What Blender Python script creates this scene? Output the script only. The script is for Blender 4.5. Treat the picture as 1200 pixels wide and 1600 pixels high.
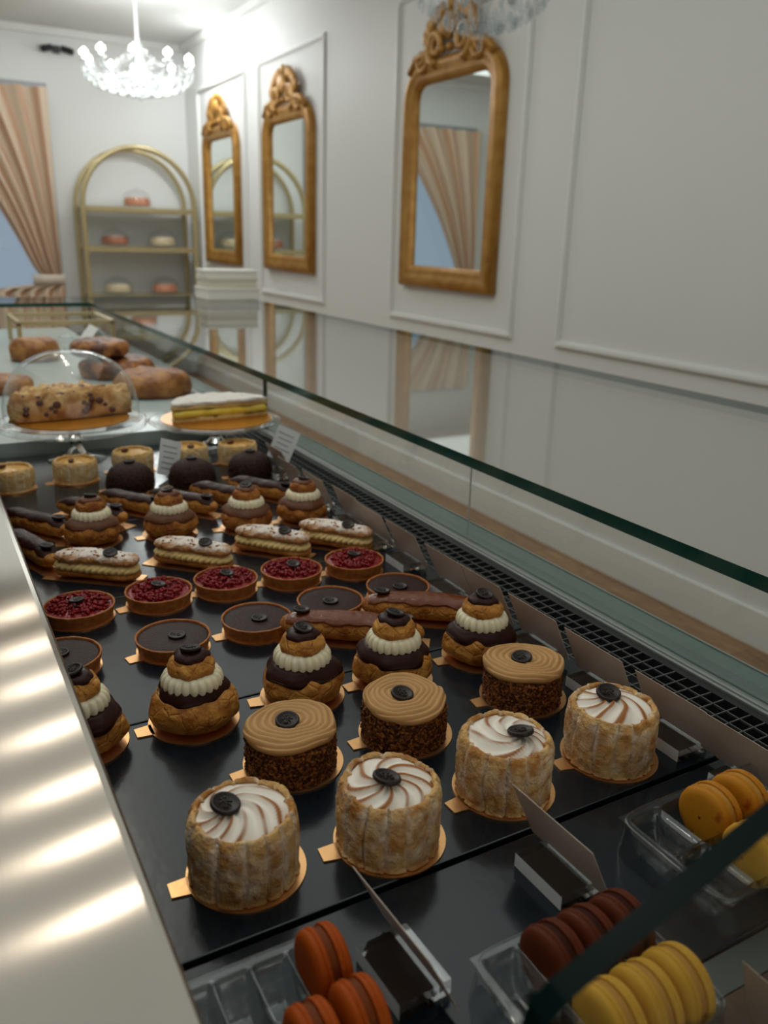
import bpy, math, random
from mathutils import Vector, Matrix, noise as mn

for o in list(bpy.data.objects): bpy.data.objects.remove(o)
SC = bpy.context.scene
COL = SC.collection
PI = math.pi
ZT = 1.040            # top of the black trays
random.seed(7)

# ------------------------------------------------------------ camera, world, light, exposure
cam_d = bpy.data.cameras.new('camera')
cam = bpy.data.objects.new('camera', cam_d); COL.objects.link(cam)
R0 = Vector((0.87374692, -0.48564979, 0.02665715))     # camera right
R1 = Vector((-0.13009431, -0.28616372, -0.94930806))   # camera down
R2 = Vector((0.46865957, 0.82598705, -0.31321495))     # camera forward
m = Matrix((R0, -R1, -R2)).transposed().to_4x4()
m.translation = (0, 0, 1.46)
cam.matrix_world = m
cam_d.sensor_fit = 'VERTICAL'; cam_d.sensor_height = 36; cam_d.sensor_width = 27
cam_d.lens = 29.16
cam_d.clip_start = 0.02; cam_d.clip_end = 60
cam_d.dof.use_dof = True
cam_d.dof.focus_distance = 0.74
cam_d.dof.aperture_fstop = 29.16 / 4.2
SC.camera = cam

SC.view_settings.view_transform = 'Standard'
SC.view_settings.look = 'None'
SC.view_settings.gamma = 1
SC.view_settings.use_curve_mapping = False
SC.view_settings.exposure = -0.12

W = bpy.data.worlds.new('world'); SC.world = W; W.use_nodes = True
W.node_tree.nodes['Background'].inputs[0].default_value = (0.55, 0.68, 0.85, 1)
W.node_tree.nodes['Background'].inputs[1].default_value = 0.55

def area(name, loc, size, power, color=(1, 1, 1), rot=(0, 0, 0), shape='SQUARE', sy=None, spread=PI):
    d = bpy.data.lights.new(name, 'AREA'); d.energy = power; d.color = color; d.shape = shape; d.size = size
    if sy: d.size_y = sy
    d.spread = spread
    o = bpy.data.objects.new(name, d); COL.objects.link(o); o.location = loc; o.rotation_euler = rot
    return o
COOL = (0.93, 1.0, 0.975)
WARM = (1.0, 0.90, 0.76)
# two broad area lights added below the ceiling as soft top fill
area('added_top_fill', (0.3, 2.4, 3.195), 3.2, 44, COOL, shape='RECTANGLE', sy=5.0)
area('added_top_fill', (0.2, 7.2, 3.195), 3.0, 24, COOL, shape='RECTANGLE', sy=2.4)
# narrow track of little spots above the counter
SPOT_Y = [1.35, 2.45, 2.83, 3.21, 3.67, 4.15, 4.58, 5.1]
for y in SPOT_Y:
    area('track_spot_light', (0.35, y, 3.085), 0.07, 1.9, WARM, shape='DISK')
# unseen fill light added behind the camera to brighten front faces
area('added_front_fill', (0.2, -2.5, 1.7), 3.0, 22, (1.0, .96, .90), rot=(math.radians(-90), 0, 0), shape='RECTANGLE', sy=1.9)
# scallop of the wall washer near the far mirrors
area('wall_washer_light', (2.45, 7.9, 3.12), 0.10, 15, (0.95, 0.99, 1), rot=(0, math.radians(-35), 0), shape='DISK')

# ------------------------------------------------------------ materials
MATS = {}
def setin(n, key, v):
    if key in n.inputs: n.inputs[key].default_value = v
RICH = {k: 1.16 for k in ('golden_choux', 'dark_baked_choux', 'praline_cream', 'crushed_nut_coating', 'baked_tart_crust', 'sugared_choux',
                          'orange_macaron', 'lemon_macaron', 'apricot_macaron', 'crusty_loaf', 'seeded_pie_crust', 'apple_nut_cake', 'pale_ladyfinger_biscuit', 'gilt_frame')}
def mat(name, base, rough=0.5, metal=0.0, spec=0.5, coat=0.0, c2=None, scale=60, detail=4, lo=0.4, hi=0.65,
        bump=None, sss=0.0, extra=None):
    """procedural principled material; c2 = second colour mixed in by noise; bump = list of (kind, scale, distance)"""
    if name in RICH:      # deeper, more saturated baked colours
        g = RICH[name]; base = tuple(c ** g for c in base)
        if c2: c2 = tuple(c ** g for c in c2)
    M = bpy.data.materials.new(name); M.use_nodes = True
    nt = M.node_tree; N = nt.nodes; L = nt.links
    b = N['Principled BSDF']
    b.inputs['Base Color'].default_value = (*base, 1)
    b.inputs['Roughness'].default_value = rough
    b.inputs['Metallic'].default_value = metal
    setin(b, 'Specular IOR Level', spec); setin(b, 'Coat Weight', coat); setin(b, 'Coat Roughness', 0.12)
    if sss: setin(b, 'Subsurface Weight', sss); setin(b, 'Subsurface Scale', 0.004)
    tc = N.new('ShaderNodeTexCoord')
    colsock = None
    if c2:
        nz = N.new('ShaderNodeTexNoise'); nz.inputs['Scale'].default_value = scale; nz.inputs['Detail'].default_value = detail
        L.new(tc.outputs['Object'], nz.inputs['Vector'])
        r = N.new('ShaderNodeValToRGB'); r.color_ramp.elements[0].position = lo; r.color_ramp.elements[1].position = hi
        r.color_ramp.elements[0].color = (*base, 1); r.color_ramp.elements[1].color = (*c2, 1)
        L.new(nz.outputs['Fac'], r.inputs['Fac']); L.new(r.outputs['Color'], b.inputs['Base Color']); colsock = r.outputs['Color']
    if extra: colsock = extra(nt, tc, colsock, b)
    prev = None
    for kind, sc, dist in (bump or []):
        if kind == 'noise':
            t = N.new('ShaderNodeTexNoise'); t.inputs['Scale'].default_value = sc; t.inputs['Detail'].default_value = 5; out = t.outputs['Fac']
        elif kind == 'voro':
            t = N.new('ShaderNodeTexVoronoi'); t.inputs['Scale'].default_value = sc; out = t.outputs['Distance']
        elif kind == 'crack':
            t = N.new('ShaderNodeTexVoronoi'); t.feature = 'DISTANCE_TO_EDGE'; t.inputs['Scale'].default_value = sc
            L.new(tc.outputs['Object'], t.inputs['Vector'])
            cr = N.new('ShaderNodeMath'); cr.operation = 'MINIMUM'; cr.inputs[1].default_value = 0.08
            L.new(t.outputs['Distance'], cr.inputs[0]); ml = N.new('ShaderNodeMath'); ml.operation = 'MULTIPLY'; ml.inputs[1].default_value = 12
            L.new(cr.outputs[0], ml.inputs[0]); out = ml.outputs[0]
        if kind != 'crack': L.new(tc.outputs['Object'], t.inputs['Vector'])
        bp = N.new('ShaderNodeBump'); bp.inputs['Strength'].default_value = 1; bp.inputs['Distance'].default_value = dist
        L.new(out, bp.inputs['Height'])
        if prev: L.new(prev.outputs[0], bp.inputs['Normal'])
        prev = bp
    if prev: L.new(prev.outputs[0], b.inputs['Normal'])
    MATS[name] = M
    return M

def mix_by(nt, sock_fac, c_sock, color, N=None):
    """mix c_sock towards color by fac"""
    mx = nt.nodes.new('ShaderNodeMix'); mx.data_type = 'RGBA'
    nt.links.new(sock_fac, mx.inputs['Factor'])
    nt.links.new(c_sock, mx.inputs[6]); mx.inputs[7].default_value = (*color, 1)
    return mx.outputs[2]

def attr_mix(attr, color):
    def f(nt, tc, cs, b):
        a = nt.nodes.new('ShaderNodeAttribute'); a.attribute_name = attr
        if cs is None:
            rgb = nt.nodes.new('ShaderNodeRGB'); rgb.outputs[0].default_value = b.inputs['Base Color'].default_value; cs = rgb.outputs[0]
        out = mix_by(nt, a.outputs['Fac'], cs, color)
        nt.links.new(out, b.inputs['Base Color'])
        return out
    return f

def clear(name, tint=(0.97, 0.985, 0.98), rough=0.0, ior=1.5, extra_gloss=0.0):
    """thin clear sheet or shell: see-through with Fresnel reflection on each face"""
    M = bpy.data.materials.new(name); M.use_nodes = True
    nt = M.node_tree; N = nt.nodes; L = nt.links; N.clear()
    out = N.new('ShaderNodeOutputMaterial'); mx = N.new('ShaderNodeMixShader')
    tr = N.new('ShaderNodeBsdfTransparent'); tr.inputs[0].default_value = (*tint, 1)
    gl = N.new('ShaderNodeBsdfGlossy'); gl.inputs['Roughness'].default_value = rough
    fr = N.new('ShaderNodeFresnel'); geo = N.new('ShaderNodeNewGeometry')
    ma = N.new('ShaderNodeMath'); ma.operation = 'MULTIPLY_ADD'; ma.inputs[1].default_value = 1 / ior - ior; ma.inputs[2].default_value = ior
    L.new(geo.outputs['Backfacing'], ma.inputs[0]); L.new(ma.outputs[0], fr.inputs['IOR'])
    ad = N.new('ShaderNodeMath'); ad.operation = 'ADD'; ad.use_clamp = True; ad.inputs[1].default_value = extra_gloss
    L.new(fr.outputs[0], ad.inputs[0])
    L.new(ad.outputs[0], mx.inputs[0]); L.new(tr.outputs[0], mx.inputs[1]); L.new(gl.outputs[0], mx.inputs[2]); L.new(mx.outputs[0], out.inputs[0])
    return M

def emis(name, color, strength):
    M = bpy.data.materials.new(name); M.use_nodes = True
    nt = M.node_tree; nt.nodes.clear()
    e = nt.nodes.new('ShaderNodeEmission'); e.inputs[0].default_value = (*color, 1); e.inputs[1].default_value = strength
    o = nt.nodes.new('ShaderNodeOutputMaterial'); nt.links.new(e.outputs[0], o.inputs[0]); return M

# ------------------------------------------------------------ mesh helpers
class MB:
    def __init__(s): s.v = []; s.f = []; s.c = []; s.uv = None; s.mi = []
    def add(s, v, f, c=None, mi=0):
        k = len(s.v); s.v += [tuple(p) for p in v]; s.f += [tuple(i + k for i in q) for q in f]
        s.c += list(c) if c else [0.0] * len(v); s.mi += [mi] * len(f); return s
    def build(s, name, mats, parent=None, smooth=True, attr=None, loc=None):
        me = bpy.data.meshes.new(name); me.from_pydata(s.v, [], s.f)
        if not isinstance(mats, (list, tuple)): mats = [mats]
        for q in mats: me.materials.append(q)
        me.polygons.foreach_set('use_smooth', [smooth] * len(me.polygons))
        me.polygons.foreach_set('material_index', s.mi)
        if attr:
            a = me.attributes.new(attr, 'FLOAT', 'POINT'); a.data.foreach_set('value', s.c)
        me.update()
        o = bpy.data.objects.new(name, me); COL.objects.link(o)
        if parent: o.parent = parent
        if loc: o.location = loc
        return o

def grid(fn, nu, nv, wrap=True, col=None, cap0=False, cap1=False):
    """fn(i/nu, j/(nv-1)) -> point ; u wraps when wrap"""
    V = []; C = []; nuu = nu if wrap else nu + 1
    for j in range(nv):
        for i in range(nuu):
            u = i / nu; v = j / (nv - 1)
            V.append(fn(u, v)); C.append(col(u, v) if col else 0.0)
    F = []
    for j in range(nv - 1):
        for i in range(nu):
            a = j * nuu + i; b = j * nuu + (i + 1) % nuu
            F.append((a, b, b + nuu, a + nuu))
    if cap0: F.append(tuple(reversed(range(nuu))))
    if cap1: F.append(tuple((nv - 1) * nuu + i for i in range(nuu)))
    return V, F, C

def cr(pts, n):
    """Catmull-Rom resample of a 2-D/3-D polyline to n points"""
    P = [Vector(p) for p in pts]; P = [P[0] * 2 - P[1]] + P + [P[-1] * 2 - P[-2]]
    seg = len(P) - 3; out = []
    for k in range(n):
        t = k / (n - 1) * seg; i = min(int(t), seg - 1); t -= i
        a, b, c, d = P[i:i + 4]
        out.append(0.5 * ((2 * b) + (c - a) * t + (2 * a - 5 * b + 4 * c - d) * t * t + (3 * b - a - 3 * c + d) * t ** 3))
    return out

def lathe(prof, seg=48, n=None, mod=None, col=None, c=(0, 0, 0)):
    """prof [(r,z)] bottom to top; mod(r,z,th)->(x,y,z)"""
    P = cr([(r, z, 0) for r, z in prof], n) if n else [Vector((r, z, 0)) for r, z in prof]
    nv = len(P)
    def fn(u, v):
        p = P[round(v * (nv - 1))]; r = max(p.x, 1e-5); th = u * 2 * PI
        q = mod(r, p.y, th) if mod else (r * math.cos(th), r * math.sin(th), p.y)
        return (q[0] + c[0], q[1] + c[1], q[2] + c[2])
    def cf(u, v):
        p = P[round(v * (nv - 1))]; return col(p.x, p.y, u * 2 * PI)
    return grid(fn, seg, nv, True, cf if col else None)

def box(cx, cy, cz, sx, sy, sz):
    x, y, z = sx / 2, sy / 2, sz / 2
    V = [(cx + a * x, cy + b * y, cz + c * z) for c in (-1, 1) for b in (-1, 1) for a in (-1, 1)]
    return V, [(0, 2, 3, 1), (4, 5, 7, 6), (0, 1, 5, 4), (2, 6, 7, 3), (0, 4, 6, 2), (1, 3, 7, 5)]
def bx(x0, x1, y0, y1, z0, z1): return box((x0 + x1) / 2, (y0 + y1) / 2, (z0 + z1) / 2, x1 - x0, y1 - y0, z1 - z0)

def tube(pts, r, seg=8, closed=False):
    P = [Vector(p) for p in pts]; n = len(P); V = []; F = []
    prevn = None
    for i in range(n):
        a = P[(i - 1) % n] if (closed or i > 0) else P[i]; b = P[(i + 1) % n] if (closed or i < n - 1) else P[i]
        t = (b - a).normalized()
        if prevn is None:
            nn = t.orthogonal().normalized()
        else:
            nn = (prevn - t * prevn.dot(t)); nn = nn.normalized() if nn.length > 1e-6 else t.orthogonal().normalized()
        prevn = nn; bb = t.cross(nn)
        rr = r(i / (n - 1)) if callable(r) else r
        for k in range(seg):
            q = P[i] + rr * (math.cos(2 * PI * k / seg) * nn + math.sin(2 * PI * k / seg) * bb); V.append(tuple(q))
    m_ = n if closed else n - 1
    for i in range(m_):
        for k in range(seg):
            a = i * seg + k; b = i * seg + (k + 1) % seg; c = ((i + 1) % n) * seg + (k + 1) % seg; d = ((i + 1) % n) * seg + k
            F.append((a, b, c, d))
    if not closed:
        F.append(tuple(reversed(range(seg)))); F.append(tuple((n - 1) * seg + k for k in range(seg)))
    return V, F

def blob(c, r, n=6, sq=(1, 1, 1)):
    V = []; F = []
    for j in range(n + 1):
        ph = PI * j / n
        for i in range(n * 2):
            th = PI * i / n
            V.append((c[0] + sq[0] * r * math.sin(ph) * math.cos(th), c[1] + sq[1] * r * math.sin(ph) * math.sin(th), c[2] - sq[2] * r * math.cos(ph)))
    w = n * 2
    for j in range(n):
        for i in range(w):
            a = j * w + i; b = j * w + (i + 1) % w; F.append((a, b, b + w, a + w))
    return V, F

def N3(x, y, z, s, seed=0): return mn.noise(Vector((x * s + seed * 13.7, y * s + seed * 5.1, z * s - seed * 7.3)))
def fr(x, y, z, s, seed=0): return N3(x, y, z, s, seed) + 0.5 * N3(x, y, z, s * 2.1, seed + 1) + 0.25 * N3(x, y, z, s * 4.3, seed + 2)

def bevel(o, w=0.002, seg=2):
    b = o.modifiers.new('bevel', 'BEVEL'); b.width = w; b.segments = seg; b.limit_method = 'ANGLE'; b.angle_limit = math.radians(40)
    return o
def struct(name, mb, m_, smooth=False):
    o = mb.build(name, m_, None, smooth); o['kind'] = 'structure'; return o
def thing(name, label, cat, loc=(0, 0, 0), rz=0, group=None):
    o = bpy.data.objects.new(name, None); COL.objects.link(o); o.empty_display_size = 0.02
    o.location = loc; o.rotation_euler = (0, 0, rz); o['label'] = label; o['category'] = cat
    if group: o['group'] = group
    return o
def tag(o, label, cat, group=None):
    o['label'] = label; o['category'] = cat
    if group: o['group'] = group
    return o
def dup(root, loc, rz=0, label=None, rot=None, scale=None):
    r = root.copy(); COL.objects.link(r); r.location = loc; r.rotation_euler = rot or (0, 0, rz)
    if scale: r.scale = scale
    if label: r['label'] = label
    for ch in root.children:
        c = ch.copy(); COL.objects.link(c); c.parent = r
        for g in ch.children:
            d = g.copy(); COL.objects.link(d); d.parent = c
    return r
def place(proto, used, loc, rz, label, scale=None):
    r = place_(proto, used, loc, rz, label, scale)
    for ch in r.children:
        if ch.name.startswith('gold_board') and ch.get('round'): ch.rotation_euler = (0, 0, -rz + random.uniform(-.15, .15))
    return r
def place_(proto, used, loc, rz, label, scale=None):
    if not used[0]:
        used[0] = True; proto.location = loc; proto.rotation_euler = (0, 0, rz); proto['label'] = label
        if scale: proto.scale = scale
        return proto
    return dup(proto, loc, rz, label, scale=scale)

# ------------------------------------------------------------ material library
WALLM = mat('white_wall_paint', (0.74, 0.75, 0.735), 0.55, bump=[('noise', 60, 0.0004)])
CEILM = mat('ceiling_paint', (0.70, 0.715, 0.70), 0.8)
TRIMM = mat('white_trim_paint', (0.78, 0.79, 0.77), 0.4)
def wood_extra(nt, tc, cs, b):
    N = nt.nodes; L = nt.links
    mp = N.new('ShaderNodeMapping'); mp.inputs['Scale'].default_value = (12, 1.6, 1); L.new(tc.outputs['Object'], mp.inputs[0])
    nz = N.new('ShaderNodeTexNoise'); nz.inputs['Scale'].default_value = 4; nz.inputs['Detail'].default_value = 8; nz.inputs['Distortion'].default_value = 1.2
    L.new(mp.outputs[0], nz.inputs['Vector'])
    r = N.new('ShaderNodeValToRGB'); e = r.color_ramp.elements
    e[0].position = 0.3; e[0].color = (0.20, 0.10, 0.045, 1); e[1].position = 0.7; e[1].color = (0.52, 0.31, 0.16, 1)
    L.new(nz.outputs['Fac'], r.inputs[0])
    mp2 = N.new('ShaderNodeMapping'); mp2.inputs['Rotation'].default_value = (0, 0, PI / 2); L.new(tc.outputs['Object'], mp2.inputs[0])
    bk = N.new('ShaderNodeTexBrick'); bk.inputs['Scale'].default_value = 1.0; bk.inputs['Brick Width'].default_value = 1.2; bk.inputs['Row Height'].default_value = 0.14
    bk.inputs['Mortar Size'].default_value = 0.002; bk.inputs['Color1'].default_value = (1, 1, 1, 1); bk.inputs['Color2'].default_value = (0.72, 0.68, 0.62, 1); bk.inputs['Mortar'].default_value = (0.2, 0.15, 0.1, 1)
    L.new(mp2.outputs[0], bk.inputs['Vector'])
    mx = N.new('ShaderNodeMix'); mx.data_type = 'RGBA'; mx.blend_type = 'MULTIPLY'; mx.inputs['Factor'].default_value = 1
    L.new(r.outputs[0], mx.inputs[6]); L.new(bk.outputs['Color'], mx.inputs[7]); L.new(mx.outputs[2], b.inputs['Base Color'])
    return mx.outputs[2]
FLOORM = mat('oak_parquet', (0.35, 0.22, 0.12), 0.35, extra=wood_extra)
WALNUT = mat('dark_wood_board', (0.045, 0.022, 0.010), 0.45, c2=(0.10, 0.052, 0.022), scale=30, bump=[('noise', 200, 0.0003)])

GLASS = clear('clear_glass', (0.97, 0.985, 0.975))
THIN = clear('thin_glassware', (0.975, 0.985, 0.985), 0.02, 1.45, 0.015)
PLAST = clear('clear_moulded_plastic', (0.84, 0.87, 0.87), 0.12, 1.5, 0.06)
GEDGE = mat('green_glass_edge', (0.0, 0.050, 0.038), 0.15, spec=0.45)
TRAYM = mat('black_lacquer_tray', (0.006, 0.011, 0.016), 0.17, spec=0.5, bump=[('noise', 90, 0.00012)])
BLACKM = mat('black_metal', (0.01, 0.011, 0.013), 0.4)
WIREM = mat('grille_wire', (0.18, 0.19, 0.19), 0.35, metal=0.7)
CAVM = mat('dark_vent_cavity', (0.004, 0.004, 0.005), 0.7)
RAILM = mat('satin_aluminium', (0.50, 0.53, 0.52), 0.35, metal=0.8)
LEDGEM = mat('grey_green_ledge', (0.17, 0.23, 0.215), 0.30, spec=0.5, c2=(0.15, 0.21, 0.195), scale=8)
PLATM = mat('pale_glass_platform', (0.50, 0.60, 0.59), 0.2)
GOLDF = mat('gilt_frame', (0.42, 0.215, 0.042), 0.42, metal=0.35, c2=(0.52, 0.30, 0.08), scale=14, bump=[('noise', 70, 0.002)])
BRASS = mat('pale_brass', (0.50, 0.41, 0.22), 0.35, metal=0.55)
MIRR = mat('mirror_silver', (0.80, 0.86, 0.84), 0.02, metal=1.0)
GOLDC = mat('gold_cake_board', (0.85, 0.47, 0.20), 0.28, metal=0.9, bump=[('noise', 300, 0.0001)])
CHOC = mat('chocolate_button', (0.016, 0.008, 0.006), 0.42, spec=.35, bump=[('noise', 700, 0.0001)])
CGLAZE = mat('dark_chocolate_glaze', (0.028, 0.007, 0.004), 0.36, spec=0.14, bump=[('noise', 60, 0.0012)])
MGLAZE = mat('milk_chocolate_glaze', (0.125, 0.040, 0.013), 0.42, spec=0.3, bump=[('noise', 90, 0.0006)])
CARAM = mat('caramel_glaze', (0.15, 0.034, 0.005), 0.12, spec=0.32, coat=0.0, bump=[('noise', 110, 0.0016)])
CHOUX = mat('golden_choux', (0.36, 0.125, 0.018), 0.5, spec=.3, c2=(0.70, 0.36, 0.085), scale=55, lo=0.35, hi=0.7, bump=[('noise', 90, 0.004), ('noise', 320, 0.0012), ('crack', 62, 0.0007)])
CHOUXD = mat('dark_baked_choux', (0.30, 0.090, 0.012), 0.45, spec=.3, c2=(0.54, 0.24, 0.048), scale=45, lo=0.35, hi=0.7, bump=[('noise', 90, 0.004), ('noise', 320, 0.0012), ('crack', 66, 0.0008)])
CREAM = mat('vanilla_buttercream', (0.86, 0.78, 0.55), 0.45, sss=0.15, bump=[('noise', 250, 0.0002)])
PRALC = mat('praline_cream', (0.80, 0.60, 0.27), 0.5, bump=[('noise', 250, 0.0003)])
COFFEE = mat('coffee_cream', (0.56, 0.31, 0.115), 0.55, spec=.3, bump=[('noise', 180, 0.0003)], extra=attr_mix('groove', (0.30, 0.135, 0.038)))  # cream colour goes darker in the grooves of the swirl
NUTS = mat('crushed_nut_coating', (0.085, 0.022, 0.005), 0.55, spec=.35, c2=(0.42, 0.165, 0.035), scale=330, lo=0.45, hi=0.62, bump=[('voro', 420, 0.0016)])
BISC = mat('ladyfinger_biscuit', (0.50, 0.215, 0.055), 0.8, spec=.12, c2=(0.80, 0.50, 0.21), scale=75, lo=0.36, hi=0.62, bump=[('noise', 180, 0.0035), ('noise', 650, 0.0012)], extra=attr_mix('sugar', (0.95, 0.82, 0.66)))
BISC2 = mat('pale_ladyfinger_biscuit', (0.68, 0.42, 0.15), 0.8, spec=.2, c2=(0.72, 0.52, 0.27), scale=70, bump=[('noise', 220, 0.0012)], extra=attr_mix('sugar', (0.80, 0.66, 0.45)))
APRIC = mat('apricot_mousse', (0.66, 0.33, 0.07), 0.3, c2=(0.76, 0.47, 0.15), scale=120)
MERIN = mat('torched_meringue', (0.94, 0.87, 0.77), 0.45, spec=.3, sss=0.1, extra=attr_mix('burn', (0.36, 0.125, 0.022)))
CRUST = mat('baked_tart_crust', (0.42, 0.14, 0.030), 0.6, spec=.3, c2=(0.50, 0.22, 0.065), scale=130, bump=[('noise', 500, 0.0004)])
GANA = mat('chocolate_ganache', (0.034, 0.015, 0.012), 0.5, spec=.12, bump=[('noise', 500, 0.0004), ('voro', 260, 0.0002)])
RASP = mat('raspberry_jelly', (0.20, 0.006, 0.010), 0.22, spec=.28, c2=(0.30, 0.012, 0.016), scale=220, coat=0.0, bump=[('voro', 420, 0.0006)])
VERM = mat('chocolate_vermicelli', (0.012, 0.004, 0.002), 0.6, spec=.2, c2=(0.06, 0.022, 0.012), scale=400, bump=[('voro', 500, 0.001)])
SUGARED = mat('sugared_choux', (0.40, 0.18, 0.055), 0.7, c2=(0.52, 0.27, 0.10), scale=80, bump=[('noise', 170, 0.002), ('crack', 60, 0.0008)], extra=attr_mix('sugar', (0.86, 0.78, 0.70)))
CARDB = mat('taupe_card', (0.60, 0.48, 0.40), 0.38, spec=0.5)
GLINT = mat('acrylic_edge_glint', (0.80, 0.82, 0.84), 0.3)  # bright edge reflection of the clear blocks painted as a white face colour
CARDW = mat('white_card', (0.72, 0.73, 0.74), 0.6)
def mac(name, base, c2): return mat(name, base, 0.6, spec=.15, c2=c2, scale=30, bump=[('noise', 900, 0.0001)])
MACC = mac('chocolate_macaron', (0.085, 0.016, 0.004), (0.11, 0.022, 0.006)); FILC = mat('chocolate_filling', (0.035, 0.008, 0.004), 0.6, spec=.1)
MACY = mac('lemon_macaron', (0.66, 0.38, 0.055), (0.74, 0.45, 0.085)); FILY = mat('lemon_filling', (0.50, 0.25, 0.05), 0.5, spec=.15)
MACA = mat('apricot_macaron', (0.56, 0.25, 0.020), 0.55, spec=.2, c2=(0.40, 0.115, 0.012), scale=120, lo=0.58, hi=0.70)
MACO = mac('orange_macaron', (0.40, 0.085, 0.007), (0.46, 0.105, 0.010)); FILO = mat('caramel_filling', (0.16, 0.034, 0.007), 0.5, spec=.1)

def brushed():
    M = bpy.data.materials.new('brushed_steel'); M.use_nodes = True; nt = M.node_tree; N = nt.nodes; L = nt.links
    b = N['Principled BSDF']; b.inputs['Base Color'].default_value = (0.29, 0.262, 0.228, 1); b.inputs['Metallic'].default_value = 1
    b.inputs['Roughness'].default_value = 0.145; b.inputs['Anisotropic'].default_value = 1.0; b.inputs['Anisotropic Rotation'].default_value = 0.25
    uv = N.new('ShaderNodeTangent'); uv.direction_type = 'UV_MAP'; uv.uv_map = 'UVMap'
    L.new(uv.outputs[0], b.inputs['Tangent'])
    tc = N.new('ShaderNodeTexCoord'); mp = N.new('ShaderNodeMapping'); mp.inputs['Scale'].default_value = (900, 3, 900); L.new(tc.outputs['Object'], mp.inputs[0])
    nz = N.new('ShaderNodeTexNoise'); nz.inputs['Scale'].default_value = 1; nz.inputs['Detail'].default_value = 3; L.new(mp.outputs[0], nz.inputs['Vector'])
    bp = N.new('ShaderNodeBump'); bp.inputs['Distance'].default_value = 0.00003; L.new(nz.outputs['Fac'], bp.inputs['Height']); L.new(bp.outputs[0], b.inputs['Normal'])
    return M
STEEL = brushed()

# ------------------------------------------------------------ room
XR, YF, XL, YB, ZC = 2.70, 9.05, -2.3, -2.6, 3.21
struct('floor', MB().add(*bx(XL, XR, YB, YF, -0.1, 0)), FLOORM)
struct('ceiling', MB().add(*bx(XL - .1, XR + .1, YB - .1, YF + .1, ZC, ZC + 0.1)), CEILM)
struct('wall_right', MB().add(*bx(XR, XR + 0.1, YB, YF, 0, ZC)), WALLM)
struct('wall_left', MB().add(*bx(XL - .1, XL, YB, YF, 0, ZC)), WALLM)
struct('wall_back', MB().add(*bx(XL, XR, YB - .1, YB, 0, ZC)), WALLM)
WX0, WX1, WZ0, WZ1 = -0.90, 1.385, 0.35, 2.745
w = MB(); w.add(*bx(XL, WX0, YF, YF + .1, 0, ZC)); w.add(*bx(WX1, XR, YF, YF + .1, 0, ZC)); w.add(*bx(WX0, WX1, YF, YF + .1, WZ1, ZC)); w.add(*bx(WX0, WX1, YF, YF + .1, 0, WZ0))
struct('wall_far', w, WALLM)
w = MB(); fw = 0.05
WFM = mat('grey_window_frame', (0.33, 0.34, 0.36), 0.4)
w.add(*bx(WX0, WX0 + fw, YF - .02, YF + .06, WZ0, WZ1)); w.add(*bx(WX1 - fw, WX1, YF - .02, YF + .06, WZ0, WZ1)); w.add(*bx(WX0 + fw, WX1 - fw, YF - .02, YF + .06, WZ1 - fw, WZ1)); w.add(*bx(WX0 + fw, WX1 - fw, YF - .02, YF + .06, WZ0, WZ0 + fw)); w.add(*bx(.22, .26, YF, YF + .05, WZ0 + fw, WZ1 - fw))
win = struct('window_1', w, WFM)
g = MB().add(*bx(WX0 + fw, WX1 - fw, YF + .02, YF + .03, WZ0 + fw, WZ1 - fw)).build('window_pane', GLASS, win, False)
struct('baseboard_right', MB().add(*bx(XR - .018, XR, YB, YF, 0, 0.143)), TRIMM)
w = MB(); w.add(*bx(XL, XR - .02, YF - .018, YF, 0, 0.143)); struct('baseboard_far', w, TRIMM)
# crown strip
w = MB(); w.add(*bx(XR - .05, XR, YB, YF, ZC - .06, ZC)); w.add(*bx(XL, XR - .05, YF - .05, YF, ZC - .06, ZC)); struct('trim_1', w, TRIMM)
# moulded wall panels
def panel(y0, y1, z0, z1, n):
    w = MB(); t = .032; d = .02
    for a in ((y0, y1, z0, z0 + t), (y0, y1, z1 - t, z1), (y0, y0 + t, z0 + t, z1 - t), (y1 - t, y1, z0 + t, z1 - t)):
        w.add(*bx(XR - d * .6, XR, *a)); 
        w.add(*bx(XR - d, XR - d * .6, a[0] + t * .25 if a[1] - a[0] < t * 1.1 else a[0] + t * .25, a[1] - t * .25, a[2] + t * .25, a[3] - t * .25))
    struct('trim_%d' % n, w, TRIMM)
PB, PT = 0.985, 2.77
panel(-0.4, 3.13, PB, PT, 2); panel(3.47, 4.75, PB, PT, 3); panel(5.73, 7.00, PB, PT, 4); panel(7.30, 8.62, PB, PT, 5)

# ------------------------------------------------------------ mirrors
def sweep_frame(w2, h0, h1, rc, prof, n_arc=10):
    """closed path in the y-z plane with rounded top corners; prof [(inward, outFromWall)]"""
    path = [(-w2, h0), (w2, h0), (w2, h1 - rc)]
    for k in range(1, n_arc + 1):
        a = k / n_arc * PI / 2; path.append((w2 - rc + rc * math.cos(a), h1 - rc + rc * math.sin(a)))
    for k in range(0, n_arc):
        a = PI / 2 + k / n_arc * PI / 2; path.append((-w2 + rc + rc * math.cos(a), h1 - rc + rc * math.sin(a)))
    path.append((-w2, h1 - rc))
    n = len(path); V = []; F = []; k = len(prof)
    for i in range(n):
        a = Vector(path[i - 1]); b = Vector(path[i]); c = Vector(path[(i + 1) % n])
        d1 = (b - a).normalized(); d2 = (c - b).normalized(); n1 = Vector((-d1.y, d1.x)); n2 = Vector((-d2.y, d2.x))
        nn = (n1 + n2); nn = nn / max(nn.length_squared / 2, .3)
        for ins, out in prof: V.append((-out, b.x + nn.x * ins, b.y + nn.y * ins))
    for i in range(n):
        for j in range(k - 1):
            F.append((i * k + j, ((i + 1) % n) * k + j, ((i + 1) % n) * k + j + 1, i * k + j + 1))
    return V, F, path
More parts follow.
